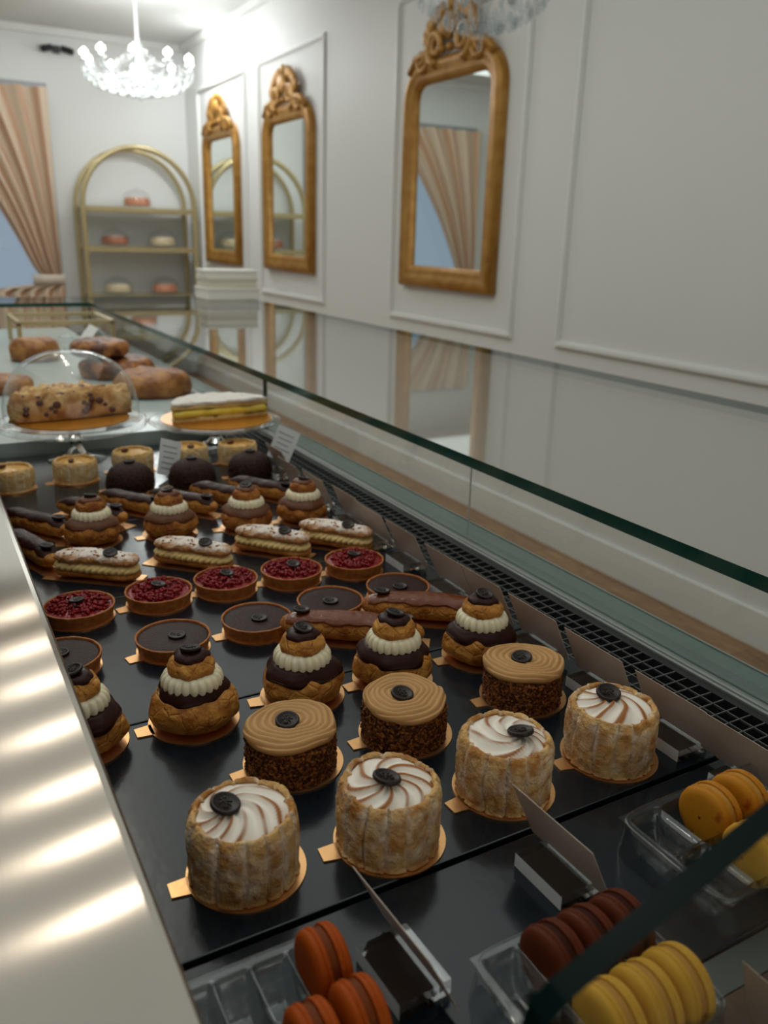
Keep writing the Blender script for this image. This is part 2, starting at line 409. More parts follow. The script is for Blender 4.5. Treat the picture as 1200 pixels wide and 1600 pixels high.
def spiral(c, r0, turns, s=1, st=0, n=26, dz=0):
    return [(-.045 - .012 * t / n, c[0] + s * r0 * (1 - .8 * t / n) * math.cos(st + turns * 2 * PI * t / n), c[1] + r0 * (1 - .8 * t / n) * math.sin(st + turns * 2 * PI * t / n)) for t in range(n + 1)]
def make_mirror():
    t = thing('wall_mirror', '', 'mirror', group='gilded wall mirrors')
    V, F, path = sweep_frame(0.475, 0.0, 1.20, 0.20, [(0, 0.0), (0, .035), (.015, .05), (.045, .055), (.06, .04), (.085, .045), (.10, .035), (.115, .025), (.12, .008)])
    MB().add(V, F).build('frame', GOLDF, t)
    # silvered plate
    Vp = [(-.010, p[0] * .80, .10 + p[1] * .835) for p in path]
    MB().add([(-.012, y, z) for _, y, z in Vp] + [(-.003, y, z) for _, y, z in Vp], [tuple(range(len(Vp))), tuple(reversed(range(len(Vp), 2 * len(Vp))))] ).build('mirror_glass', MIRR, t, False)
    c = MB()
    # crest: shell, scrolls and leaves
    for s in (-1, 1):
        c.add(*tube(spiral((s * .13, 1.25), .085, 1.4, s, -PI / 2), lambda q: .028 * (1 - .5 * q), 8))
        c.add(*tube(spiral((s * .27, 1.20), .06, 1.3, s, PI), lambda q: .022 * (1 - .5 * q), 8))
        c.add(*tube([(-.045, s * .40, 1.15), (-.05, s * .33, 1.215), (-.05, s * .24, 1.225), (-.05, s * .12, 1.29), (-.05, s * .05, 1.36)], lambda q: .024 - .006 * q, 8))
        for k in range(5):
            a = .15 + k * .22
            c.add(*blob((-.05, s * (.05 + .30 * math.sin(a) * .7), 1.19 + .22 * math.cos(a)), .032, 5, (.6, 1, 1.5)))
    for k in range(7):
        a = (k - 3) * .3
        c.add(*tube([(-.05, 0, 1.27), (-.062, .055 * math.sin(a), 1.27 + .055 * math.cos(a)), (-.05, .10 * math.sin(a), 1.27 + .13 * math.cos(a))], lambda q: .012 + .012 * q, 6))
    c.add(*blob((-.05, 0, 1.43), .03, 6, (.7, 1, 1.4)))
    for k in range(9): c.add(*blob((-.045, (k - 4) * .075, 1.20 + .03 * math.cos((k - 4) * .3)), .024, 5))
    c.build('crest', GOLDF, t)
    return t
mu = [False]; mir = make_mirror()
place(mir, mu, (XR - .002, 4.112, 1.193), 0, 'largest and nearest gold framed mirror, right one of three on white wall')
place(mir, mu, (XR - .002, 6.37, 1.193), 0, 'gold framed mirror with peaked crest, middle one of three')
place(mir, mu, (XR - .002, 7.94, 1.193), 0, 'smallest looking gold mirror nearest the far corner, above white boxes')

# ------------------------------------------------------------ curtains on the far window
def curtain_mat():
    def ex(nt, tc, cs, b):
        N = nt.nodes; L = nt.links
        uv = N.new('ShaderNodeAttribute'); uv.attribute_name = 'stripe'
        s = N.new('ShaderNodeMath'); s.operation = 'MULTIPLY'; s.inputs[1].default_value = 2 * PI * 9; L.new(uv.outputs['Fac'], s.inputs[0])
        sn = N.new('ShaderNodeMath'); sn.operation = 'SINE'; L.new(s.outputs[0], sn.inputs[0])
        r = N.new('ShaderNodeValToRGB'); e = r.color_ramp.elements
        e[0].position = 0.0; e[0].color = (0.66, 0.53, 0.40, 1); e[1].position = 0.85; e[1].color = (0.58, 0.36, 0.24, 1)
        L.new(sn.outputs[0], r.inputs[0]); L.new(r.outputs[0], b.inputs['Base Color']); return r.outputs[0]
    return mat('striped_peach_curtain', (0.6, 0.45, 0.35), 0.8, extra=ex, bump=[('noise', 40, 0.002)])
CURT = curtain_mat()
def make_curtain():
    t = thing('curtain', '', 'curtain', group='tied back curtains')
    def xl(v):   # v 0 tie .. 1 top
        return 1.17 - 0.33 * (v ** .55) - .75 * v ** 1.8
    def f(u, v):
        z = 1.03 + v * 1.66; a = xl(v); b = 1.37 - .015 * (1 - v); s = u + .15 * (1 - v) * math.sin(u * 3)
        x = a + (b - a) * u; amp = .028 + .02 * v
        return (x, 8.90 + amp * math.sin(u * 2 * PI * 6 + .6 * math.sin(v * 3)) + .008 * math.sin(u * 60), z)
    V, F, C = grid(f, 110, 40, False, col=lambda u, v: u)
    mb = MB().add(V, F, C); o = mb.build('upper_drape', CURT, t, attr='stripe')
    s = o.modifiers.new('solid', 'SOLIDIFY'); s.thickness = .004
    def f2(u, v):
        z = .95 - v * .9; sp = .3 + .7 * min(1, v * 6)
        a = 1.12 - .42 * min(1, v * 14) ** .5; b = 1.365
        return (a + (b - a) * u, 8.90 + .03 * math.sin(u * 2 * PI * 5), z)
    V, F, C = grid(f2, 80, 24, False, col=lambda u, v: u * .6)
    o = MB().add(V, F, C).build('lower_drape', CURT, t, attr='stripe'); s = o.modifiers.new('solid', 'SOLIDIFY'); s.thickness = .004
    TIEM = mat('ivory_tieback', (0.66, 0.58, 0.48), 0.6)
    MB().add(*bx(1.09, 1.372, 8.86, 8.94, .945, 1.04)).build('tieback', TIEM, t)
    bevel(t.children[-1], .02, 3)
    return t
cu = make_curtain(); cu['label'] = 'striped peach curtain tied back, beside the arched shelf'
c2_ = dup(cu, (0.485, 0, 0), 0, 'striped peach curtain tied at the far left side of window', scale=(-1, 1, 1))

# ------------------------------------------------------------ arched brass display shelf
t = thing('arched_shelf', 'tall pill shaped brass shelf unit against the far wall', 'shelf', (0, 0, 0))
def pill(y, x0=1.55, x1=2.62, z0=.10, z1=2.215):
    r = (x1 - x0) / 2; cx = (x0 + x1) / 2; P = []
    for k in range(25): a = k / 24 * PI; P.append((cx + r * math.cos(a), y, z1 - r + r * math.sin(a)))
    for k in range(25): a = PI + k / 24 * PI; P.append((cx + r * math.cos(a), y, z0 + r + r * math.sin(a)))
    return P
MB().add(*tube(pill(8.62), .026, 10, True)).build('front_hoop', BRASS, t)
MB().add(*tube(pill(8.98), .024, 10, True)).build('back_hoop', BRASS, t)
SHZ = [1.655, 1.29, 0.835, 0.45]
SHG = mat('frosted_shelf_glass', (0.62, 0.66, 0.64), 0.3)
for z in SHZ:
    e = 0.0 if z > .6 else .08
    a, b = 1.56 + e, 2.61 - e
    fr_ = MB(); 
    for y in (8.62, 8.98): fr_.add(*box((a + b) / 2, y, z, b - a, .03, .046))
    for x in (a + .01, b - .01): fr_.add(*box(x, 8.80, z, .026, .34, .034))
    q = fr_.build('shelf_rail', BRASS, t, False)
    MB().add(*bx(a + .023, b - .023, 8.634, 8.966, z - .004, z + .008)).build('shelf_board', SHG, q, False)
ft = MB()
for x in (1.85, 2.32): ft.add(*bx(x - .02, x + .02, 8.60, 9.0, 0, .13))
ft.build('foot', BRASS, t, False)

# little plates with cakes and cloches on that shelf
CK = [mat('pink_glazed_cake', (0.55, 0.22, 0.12), .4), mat('brown_glazed_cake', (0.36, 0.12, 0.06), .4), mat('pale_sponge_cake', (0.60, 0.48, 0.30), .6)]
def shelf_cake(x, z, m_, lab1, lab2):
    c = MB().add(*lathe([(0, 0), (.115, 0), (.125, .02), (.12, .055), (.10, .075), (0, .08)], 28, 20)).build('small_cake', m_, None, True, loc=(x, 8.80, z + .026))
    tag(c, lab1, 'cake', 'cakes on the arched shelf')
    d = thing('glass_cloche', lab2, 'cloche', (x, 8.80, z + .008), group='cloches on the arched shelf')
    MB().add(*lathe([(0, 0), (.15, 0), (.16, .008), (.158, .016), (0, .016)], 28)).build('plate', THIN, d)
    MB().add(*lathe([(.14, .018), (.142, .06), (.12, .12), (.06, .16), (0.001, .17)], 28, 16)).build('dome', THIN, d)
    MB().add(*blob((0, 0, .182), .013, 5)).build('knob', THIN, d)
shelf_cake(2.10, 1.672, CK[0], 'pink glazed cake alone on the top shelf of the arch', 'clear cloche over the single pink cake on top shelf')
shelf_cake(1.86, 1.307, CK[1], 'brown glazed cake left on the middle shelf of the arch', 'clear cloche over the brown cake on middle shelf')
shelf_cake(2.33, 1.307, CK[2], 'pale cake right on the middle shelf of the arch', 'clear cloche over the pale cake, right of middle shelf')
shelf_cake(1.86, 0.852, CK[2], 'pale cake left on the lowest stocked shelf of the arch', 'clear cloche over the left cake, lowest stocked shelf')
shelf_cake(2.33, 0.852, CK[0], 'pinkish cake right on the lowest stocked shelf of the arch', 'clear cloche over the right cake, lowest stocked shelf')

# ------------------------------------------------------------ chandeliers
BULB = emis('candle_bulb_glow', (0.97, 1.0, 0.98), 22)
CRYS = clear('cut_crystal', (0.93, 0.95, 0.96), 0.05, 1.6, 0.16)
CRYS2 = clear('unlit_cut_crystal', (0.90, 0.92, 0.93), 0.05, 1.6, 0.06)
CRYSM = mat('milky_haze_crystal', (0.80, 0.84, 0.84), 0.08, spec=0.8)  # milky white puts the lit chandelier's glow haze into the drops' colour
def make_chandelier(BULB=BULB, CRYS=CRYS, DROP=CRYSM):
    t = thing('crystal_chandelier', '', 'chandelier', group='crystal chandeliers')
    MB().add(*lathe([(0, -.02), (.05, .0), (.07, .03), (.035, .07), (.02, .15), (.05, .22), (.06, .28), (.03, .36), (.02, .50), (.035, .56), (.012, .62), (.008, 1.45)], 16)).build('stem', CRYSM, t)
    for k in range(10):
        a = k * 2 * PI / 10; ca, sa = math.cos(a), math.sin(a)
        arm = MB().add(*tube([(r * ca, r * sa, z) for r, z in ((.05, .22), (.14, .13), (.25, .12), (.33, .20), (.35, .28))], .009, 6)).build('arm', CRYSM, t)
        MB().add(*lathe([(0, 0), (.035, .012), (.03, .02), (.012, .025), (.012, .08), (0, .08)], 12, c=(.35 * ca, .35 * sa, .28))).build('candle_cup', CRYSM, t)
        MB().add(*lathe([(0, 0), (.026, .016), (.024, .055), (.001, .10)], 10, c=(.35 * ca, .35 * sa, .362))).build('bulb', BULB, t)
    c = MB()
    for k in range(20):
        a = k * 2 * PI / 20
        for q in range(5):
            r = .34 - .0 * q; c.add(*blob((r * math.cos(a), r * math.sin(a), .25 - q * .035), .010, 4, (1, 1, 1.5)))
        for q in range(6):
            r = .06 + .045 * q; z = .50 - .04 * q - .10 * math.sin(q / 6 * PI)
            c.add(*blob((r * math.cos(a), r * math.sin(a), z), .009, 4))
        for q in range(4):
            r = .05 + .05 * q; c.add(*blob((r * math.cos(a), r * math.sin(a), .10 - .025 * (3 - q)), .012, 4, (1, 1, 1.7)))
    for q in range(5): c.add(*blob((0, 0, -.05 - q * .028), .012, 4, (1, 1, 1.4)))
    c.build('crystal_drops', CRYS, t, True)['kind'] = 'stuff'
    for k in range(6):
        a = k * 2 * PI / 6 + .3
        MB().add(*blob((.21 * math.cos(a), .21 * math.sin(a), .06), .030, 6, (1, 1, 1.6))).build('bulb', BULB, t)
    c = MB()
    for k in range(28):
        a = k * 2 * PI / 28
        for q in range(8):
            r = .34 * math.cos(q / 8 * PI / 2) + .02; c.add(*blob((r * math.cos(a), r * math.sin(a), .20 - .30 * math.sin(q / 8 * PI / 2)), .011, 4, (1, 1, 2.0)))
    c.build('pendant_drops', DROP, t, True)['kind'] = 'stuff'
    return t
ch = make_chandelier(); ch.location = (1.745, 7.0, 2.49); ch.scale = (1.12, 1.12, .50)
ch['label'] = 'lit crystal chandelier hanging from the ceiling near the far wall'
ch2 = make_chandelier(BULB=CRYSM, CRYS=CRYS2, DROP=CRYS2); ch2.location = (1.40, 2.03, 2.055); ch2.scale = (.62, .62, .70); ch2['label'] = 'crystal chandelier cut by the top frame edge, before the nearest mirror'
for l, p in (((1.745, 7.0, 2.74), 30),):
    d = bpy.data.lights.new('chandelier_glow', 'POINT'); d.energy = p; d.color = (0.97, 1, 0.99); d.shadow_soft_size = .25
    o = bpy.data.objects.new('chandelier_glow', d); COL.objects.link(o); o.location = l
# small dark wall projector high on the far wall
t = thing('wall_spotlight', 'small dark spotlight bar high on far wall, left of chandelier', 'lamp', (1.50, YF, 3.035))
MB().add(*bx(-.03, .03, -.05, 0, -.03, .03)).build('mount', BLACKM, t, False)
for s in (-1, 1): MB().add(*tube([(s * .05, -.05, .01), (s * .13, -.11, -.02)], .03, 10)).build('lamp_head', BLACKM, t, False)

# ------------------------------------------------------------ display case
CY0, CY1 = 0.15, 3.81
dc = thing('display_case', 'long glass pastry display counter with brushed steel edge', 'display case', (0.35, 2.0, 0))
def part(name, mb, m_, smooth=False, par=None):
    o = mb.build(name, m_, par or dc, smooth)
    if (par or dc) is dc: o.location = (-0.35, -2.0, 0)
    return o
# body shell under the deck
w = MB(); w.add(*bx(-.40, .725, -.30, 3.85, .10, 1.00)); w.add(*bx(-.36, .68, -.26, 3.8, 0, .10))
part('cabinet_body', w, LEDGEM)
w = MB(); w.add(*bx(.031, .572, -.30, 3.80, 1.00, 1.028)); part('deck', w, BLACKM)
w = MB(); w.add(*bx(.683, .727, -.30, 3.83, 1.00, 1.040)); part('front_ledge', w, LEDGEM)
bevel(dc.children[-1], .001, 1)
w = MB(); w.add(*bx(.727, .7295, -.30, 3.83, .98, 1.0415)); part('ledge_trim', w, RAILM)
w = MB(); w.add(*bx(.660, .6825, -.30, 3.82, 1.00, 1.0375)); w.add(*bx(.661, .665, -.30, 3.82, 1.0375, 1.041)); w.add(*bx(.669, .673, -.30, 3.82, 1.0375, 1.0405)); part('glass_rail', w, RAILM)
w = MB(); w.add(*bx(.650, .660, -.30, 3.82, 1.00, 1.039)); part('vent_lip', w, BLACKM)
w = MB(); w.add(*bx(.572, .650, -.30, 3.80, 1.000, 1.004)); part('vent_cavity', w, CAVM)
w = MB()
for k in range(5): w.add(*bx(.5735 + k * .0152, .5747 + k * .0152, -.1, 2.6, 1.0365, 1.0385))
y = -.1
while y < 2.6: w.add(*bx(.572, .650, y, y + .0012, 1.0372, 1.0388)); y += .0155
y = 2.6
while y < 3.8: w.add(*bx(.572, .650, y, y + .004, 1.036, 1.0388)); y += .03
part('ventilation_grille', w, WIREM)
w = MB()
for y in [k * .09 for k in range(0, 40)]: w.add(*bx(.573, .600, y + .02, y + .07, 1.004, 1.018))
part('vent_duct', w, mat('vent_duct_metal', (0.05, 0.06, 0.062), 0.3, metal=0.4))
# glass panes of the front, one per bay
def pane_mb(x0, x1, y0, y1, z0, z1, edge_axes):
    V, F = bx(x0, x1, y0, y1, z0, z1); mb = MB(); mb.v = V; mb.c = [0] * 8
    names = ['-z', '+z', '-y', '+y', '-x', '+x']
    mb.f = F; mb.mi = [1 if names[i] in edge_axes else 0 for i in range(6)]
    return mb
js = [-0.30, 1.754, 3.81]
for a, b in zip(js[:-1], js[1:]):
    part('front_glass', pane_mb(.674, .6825, a + .0015, b - .0015, 1.0385, 1.1518, ('-y', '+y', '+z')), [GLASS, GEDGE])
part('top_glass', pane_mb(.672, 1.44, -.30, 4.12, 1.1522, 1.1675, ('-x', '+x', '-y', '+y')), [GLASS, GEDGE])
part('end_glass', pane_mb(.07, .672, 3.80, 3.812, 1.04, 1.1518, ('+z', '-x', '+x')), [GLASS, GEDGE])
part('end_top_glass', pane_mb(.07, .6715, 3.77, 4.12, 1.1522, 1.1675, ('-x', '+x', '-y', '+y')), [GLASS, GEDGE])
w = MB(); w.add(*bx(.6830, .6845, .9500, .9520, 1.042, 1.150)); part('silicone_joint', w, mat('clear_silicone', (.55, .58, .57), .4))
# near side pane with sloping polished edge
pz = lambda x: 1.221 + (x - .161) * .352 if x > .161 else 1.221
prof = [(.161, 1.040), (.150, 1.05), (.150, 1.205), (.153, 1.215), (.161, 1.221), (.252, 1.253), (.35, 1.285), (.45, 1.30), (.60, 1.30), (.66, 1.28), (.66, 1.040)]
V = [(x, .1510, z) for x, z in prof] + [(x, .1610, z) for x, z in prof]; n = len(prof)
mb = MB(); mb.add(V, [tuple(range(n)), tuple(reversed(range(n, 2 * n)))]); mb.add(V, [((i + 1) % n, i, n + i, n + (i + 1) % n) for i in range(n)], mi=1)
part('side_glass', mb, [GLASS, mat('dark_glass_edge', (0.0, 0.008, 0.007), 0.25, spec=0.06)])
# brushed steel cap on the staff side
def steel():
    x0, x1, y0, y1, z = -.42, .0676, -.30, 3.83, 1.157
    V, F = [], []
    xs = [x0, x1 - .006, x1 - .0025, x1 - .0006, x1, x1]; zs = [z, z, z - .0006, z - .0025, z - .006, z - .035]
    for x, zz in zip(xs, zs): V += [(x, y0, zz), (x, y1, zz)]
    V += [(x0, y0, z - .035), (x0, y1, z - .035)]
    n = len(xs) + 1
    F = [(2 * i, 2 * i + 2, 2 * i + 3, 2 * i + 1) for i in range(n - 1)] + [(2 * n - 2, 0, 1, 2 * n - 1)]
    F += [tuple(2 * i for i in reversed(range(n))), tuple(2 * i + 1 for i in range(n))]
    o = part('steel_cap', MB().add(V, F), STEEL)
    uv = o.data.uv_layers.new(name='UVMap')
    for l in o.data.loops:
        v = o.data.vertices[l.vertex_index].co; uv.data[l.index].uv = (v.y, v.x + v.z)
    return o
steel()
w = MB(); w.add(*bx(-.40, .030, -.30, 3.82, 1.00, 1.121)); part('rear_panel', w, BLACKM)

# lift-out black trays
GT = 'black trays lining the case'
for a, b, lab in ((.250, .3905, 'black tray strip under the plastic macaron boxes'), (.3955, .6685, 'glossy black tray under the meringue charlottes and nut coated cakes'),
                  (.6705, .951, 'glossy black tray under the caramel eclairs and chocolate tartlets'), (.953, 1.232, 'glossy black tray under the sugared cream eclairs'), (1.234, 1.700, 'glossy black tray under the dark domes and pale charlottes, farthest')):
    o = MB().add(*bx(.034, .5705, a, b, 1.0282, ZT)).build('black_tray', TRAYM, None, False); bevel(o, .0012, 2); tag(o, lab, 'tray', GT)
o = MB().add(*bx(.034, .5705, .2265, .2485, 1.0282, 1.0385)).build('steel_strip', mat('dull_steel_strip', (0.10, 0.115, 0.11), .35, metal=.5), None, False); tag(o, 'narrow grey metal strip between black tray and wooden board', 'strip')
o = MB().add(*bx(.034, .5705, -.10, .225, 1.0282, 1.0395)).build('wooden_board', WALNUT, None, False); tag(o, 'dark wooden board in the bottom right corner of the case', 'board')
# pale platform further along the case
o = MB().add(*bx(.060, .570, 1.713, 3.78, 1.0282, 1.066)).build('platform', PLATM, None, False); bevel(o, .002, 2); tag(o, 'pale raised platform under the loaves behind the cake stands', 'platform')

# ------------------------------------------------------------ pastry parts
def button_mb(r=.0092, h=.0032, c=(0, 0, 0), tilt=None):
    mb = MB()
    V, F, C = lathe([(0, 0), (r * .9, 0), (r, h * .25), (r, h * .75), (r * .93, h), (r * .80, h), (r * .76, h * .82), (0, h * .82)], 28)
    mb.add(V, F)
    s = r * .5; z = h * .86
    mono = [[(-.15, .75), (-.05, .9), (-.15, -.2), (-.35, -.75), (-.7, -.6), (-.6, -.25)], [(.1, .7), (.5, .8), (.65, .45), (.3, .1), (.05, .1), (.15, -.75)], [(-.8, .25), (-.3, .4), (.2, .1), (.75, -.35)]]
    for l in mono:
        mb.add(*tube([(p.x * s, p.y * s, z) for p in cr([(a, b, 0) for a, b in l], 12)], r * .06, 5))
    if tilt or c:
        Mx = Matrix.Translation(c) @ (Matrix.Rotation(tilt[0], 4, 'X') @ Matrix.Rotation(tilt[1], 4, 'Y') if tilt else Matrix())
        mb.v = [tuple(Mx @ Vector(v)) for v in mb.v]
    return mb
def board_mb(r=.0415, tab=True, off=(0, 0)):
    mb = MB(); h = .0012
    mb.add(*lathe([(0, 0), (r, 0), (r, h), (0, h)], 56, c=(off[0], off[1], 0)))
    if tab:
        x0, x1, w_ = -r - .012 + off[0], -r + .003 + off[0], .0085
        V = [(x1, -w_, 0), (x0, -w_ * .8, 0), (x0, w_ * .8, 0), (x1, w_, 0)]; V += [(a, b, h) for a, b, _ in V]
        mb.add([(a, b + off[1], c) for a, b, c in V], [(3, 2, 1, 0), (4, 5, 6, 7), (0, 1, 5, 4), (1, 2, 6, 5), (2, 3, 7, 6)])
    return mb
def board(t, **k):
    o = board_mb(**k).build('gold_board', GOLDC, t, False); o['round'] = 1; return o

# --- charlotte: ladyfinger ring, torched meringue rosette
def charlotte(seed, R=.0375, H=.0505, nf=13, mini=False, toast=1.0, cx=-.007, cy=.004, tw=430):
    t = thing('meringue_charlotte' if not mini else 'fruit_charlotte', '', 'cake', group='meringue charlottes' if not mini else 'small fruit charlottes')
    bz = .0012
    prof = [(.001, bz), (R * .93, bz), (R * .985, bz + .004), (R * 1.01, H * .35), (R * 1.02, H * .6), (R * 1.0, H * .85), (R * .96, H * .97), (R * .90, H + .0015), (R * .83, H), (R * .78, H - .004), (.001, H - .005)]
    def ang(th): return nf * th / 2 + .6 * math.sin(th * 2 + seed) + .35 * math.sin(3 * th + seed * 2)
    def mod(r, z, th):
        x, y = math.cos(th), math.sin(th)
        g = abs(math.sin(ang(th) + .5 * N3(x, y, z * 30, 1.4, seed)))
        d = 1 - max(0, 1 - g * 2.6) ** 1.3 * (.085 if not mini else .035)
        edge = min(1, r / (R * .8)) ** 4
        rr = r * (1 + (d - 1) * edge) + edge * (.0011 * fr(x * r, y * r, z, 60, seed) + .0006 * fr(x * r, y * r, z, 300, seed))
        zz = z + (.0016 * fr(x * .03, y * .03, z, 70, seed) if z > H * .9 else 0)
        return (rr * x, rr * y, zz)
    def col(r, z, th):
        g = abs(math.sin(ang(th))); n = fr(math.cos(th) * r, math.sin(th) * r, z, 90, seed + 9)
        base = .15 + .9 * max(0, .55 - g) + .55 * n
        if z > H * .93: base += -.25
        base *= min(1, z / (H * .3))
        return max(0, min(.85, base))
    V, F, C = lathe(prof, 168, 58, mod, col); MB().add(V, F, C).build('biscuit_ring', BISC if not mini else BISC2, t, attr='sugar')
    if not mini:
        na = 9
        def hz(x, y):
            r = math.hypot(x, y) / (R * .83); dx, dy = x - cx, y - cy; rho = math.hypot(dx, dy); phi = math.atan2(dy, dx)
            ph = na * phi + rho * tw + 2.6 * N3(x, y, 0, 45, seed)
            s = .5 + .5 * math.sin(ph); rid = 1 - (1 - s) ** 1.4
            rid = s ** 1.1
            dome = .0065 * (1 - r ** 2.2)
            return dome + .0030 * rid * min(1, rho / .006) * (1 - .55 * max(0, r - .75) / .25), rid, rho
        def mod2(r, z, th):
            x, y = r * math.cos(th), r * math.sin(th); h, _, _ = hz(x, y)
            return (x, y, z + h)
        def col2(r, z, th):
            x, y = r * math.cos(th), r * math.sin(th); h, rid, rho = hz(x, y)
            n = N3(x, y, 0, 55, seed + 4)
            b = max(0, (rid - .70) / .30) ** 1.4 * (1.25 + 1.6 * n) * toast + .42 * toast * max(0, n + .12) * (.25 + rid)
            return max(0, min(1, b))
        V, F, C = lathe([(.0001, H - .003), (R * .4, H - .003), (R * .86, H - .0025), (R * .90, H - .004)], 220, 46, mod2, col2)
        MB().add(V, F, C).build('meringue_swirl', MERIN, t, attr='burn')
        button_mb(c=(cx, cy, H + .0062), r=.0104, h=.0036, tilt=(.22, .1)).build('chocolate_button', CHOC, t)
        board(t, r=.0415, off=(.002, .001))
    else:
        V, F, C = lathe([(.0001, H - .001), (R * .4, H - .0015), (R * .8, H - .003)], 48, 14, lambda r, z, th: (r * math.cos(th), r * math.sin(th), z + .0015 * fr(r * math.cos(th), r * math.sin(th), 0, 90, seed)))
        MB().add(V, F).build('mousse_top', APRIC, t)
        nut = MB(); V, F = blob((-.012, .006, H + .0015), .0075, 6, (1, .65, .45)); nut.add(V, F); V, F = blob((-.012, .003, H + .003), .005, 5, (1.2, .4, .5)); nut.add(V, F)
        nut.build('pecan', mat('pecan_nut', (0.10, 0.025, 0.010), .4, bump=[('noise', 400, .0006)]) if 'pecan_nut' not in MATS else MATS['pecan_nut'], t)
        board(t, r=.040)
    return t
GX = ZT + .0002
cA, cB = charlotte(3, toast=.8, cx=-.010, cy=.006), charlotte(8, toast=1.35, cx=-.006, cy=.004, tw=360); uA, uB = [False], [False]
place(cA, uA, (.153, .452, GX), .4, 'meringue charlotte nearest the steel counter edge, largest, front row left end')
place(cB, uB, (.257, .434, GX), 1.3, 'meringue charlotte with brown toasted swirl, second from the left in front row')
place(cA, uA, (.368, .443, GX), 2.6, 'meringue charlotte partly behind the leaning card tip, third in front row')
place(cB, uB, (.478, .439, GX), -.9, 'meringue charlotte beside the price cards, right end of front row')

# --- nut-coated cake with coffee cream swirl
def praline(seed=2, R=.0365, H=.0315):
    t = thing('nut_coated_cake', '', 'cake', group='nut coated coffee cakes')
    def mod(r, z, th):
        x, y = r * math.cos(th), r * math.sin(th); k = min(1, r / (R * .8)) ** 4
        d = k * (.0011 * fr(x, y, z, 260, seed) + .0012 * abs(N3(x, y, z, 520, seed + 3)))
        return (x * (1 + d / r) if r > .01 else x, y * (1 + d / r) if r > .01 else y, z + k * .0006 * N3(x, y, z, 400, 5))
    mb = MB(); mb.add(*lathe([(.001, .0012), (R * .95, .0012), (R, .004), (R * 1.02, H * .5), (R * .99, H), (R * .9, H + .002), (.001, H + .002)], 200, 44, mod))
    rnd = random.Random(seed)
    for k in range(260):
        a = rnd.uniform(0, 2 * PI); z = rnd.uniform(.003, H); r = R * 1.02
        mb.add(*blob((r * math.cos(a), r * math.sin(a), z), rnd.uniform(.0009, .0019), 3, (rnd.uniform(.7, 1.3), rnd.uniform(.7, 1.3), rnd.uniform(.6, 1.1))))
    mb.build('nut_coating', NUTS, t)
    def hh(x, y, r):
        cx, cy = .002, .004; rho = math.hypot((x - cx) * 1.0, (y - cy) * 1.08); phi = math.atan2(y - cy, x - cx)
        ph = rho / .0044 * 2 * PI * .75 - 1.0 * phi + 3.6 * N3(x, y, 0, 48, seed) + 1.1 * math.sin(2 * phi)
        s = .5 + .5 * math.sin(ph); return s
    R2 = R * 1.04
    def mod2(r, z, th):
        x, y = r * math.cos(th), r * math.sin(th); s = hh(x, y, r); lob = 1 + .035 * math.sin(th * 2 + 1) + .02 * math.sin(5 * th)
        return (x * lob, y * lob, z + (.0021 * s ** .7 if r > .001 else 0) * min(1, r / .004) + (.0010 * math.sin(th * 3) if r > R * .8 else 0))
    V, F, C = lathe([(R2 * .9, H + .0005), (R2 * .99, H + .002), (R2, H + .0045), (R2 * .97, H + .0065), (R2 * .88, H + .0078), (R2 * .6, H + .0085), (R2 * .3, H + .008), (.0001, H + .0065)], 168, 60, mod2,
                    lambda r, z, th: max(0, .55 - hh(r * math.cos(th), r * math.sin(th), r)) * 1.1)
    MB().add(V, F, C).build('coffee_swirl', COFFEE, t, attr='groove')
    button_mb(c=(-.002, .002, H + .009), r=.0100, tilt=(.15, -.1)).build('chocolate_button', CHOC, t)
    board(t, r=.0420, off=(.003, .002))
    return t
pc = praline(); up = [False]
place(pc, up, (.230, .551, GX), 0.1, 'coffee cream cake with crushed nut sides, left one of three')
place(pc, up, (.3365, .547, GX), .8, 'coffee cream cake with nut sides, middle one, gold board showing right')
place(pc, up, (.4715, .551, GX), -.5, 'coffee cream cake with nut sides, right one beside the price cards')

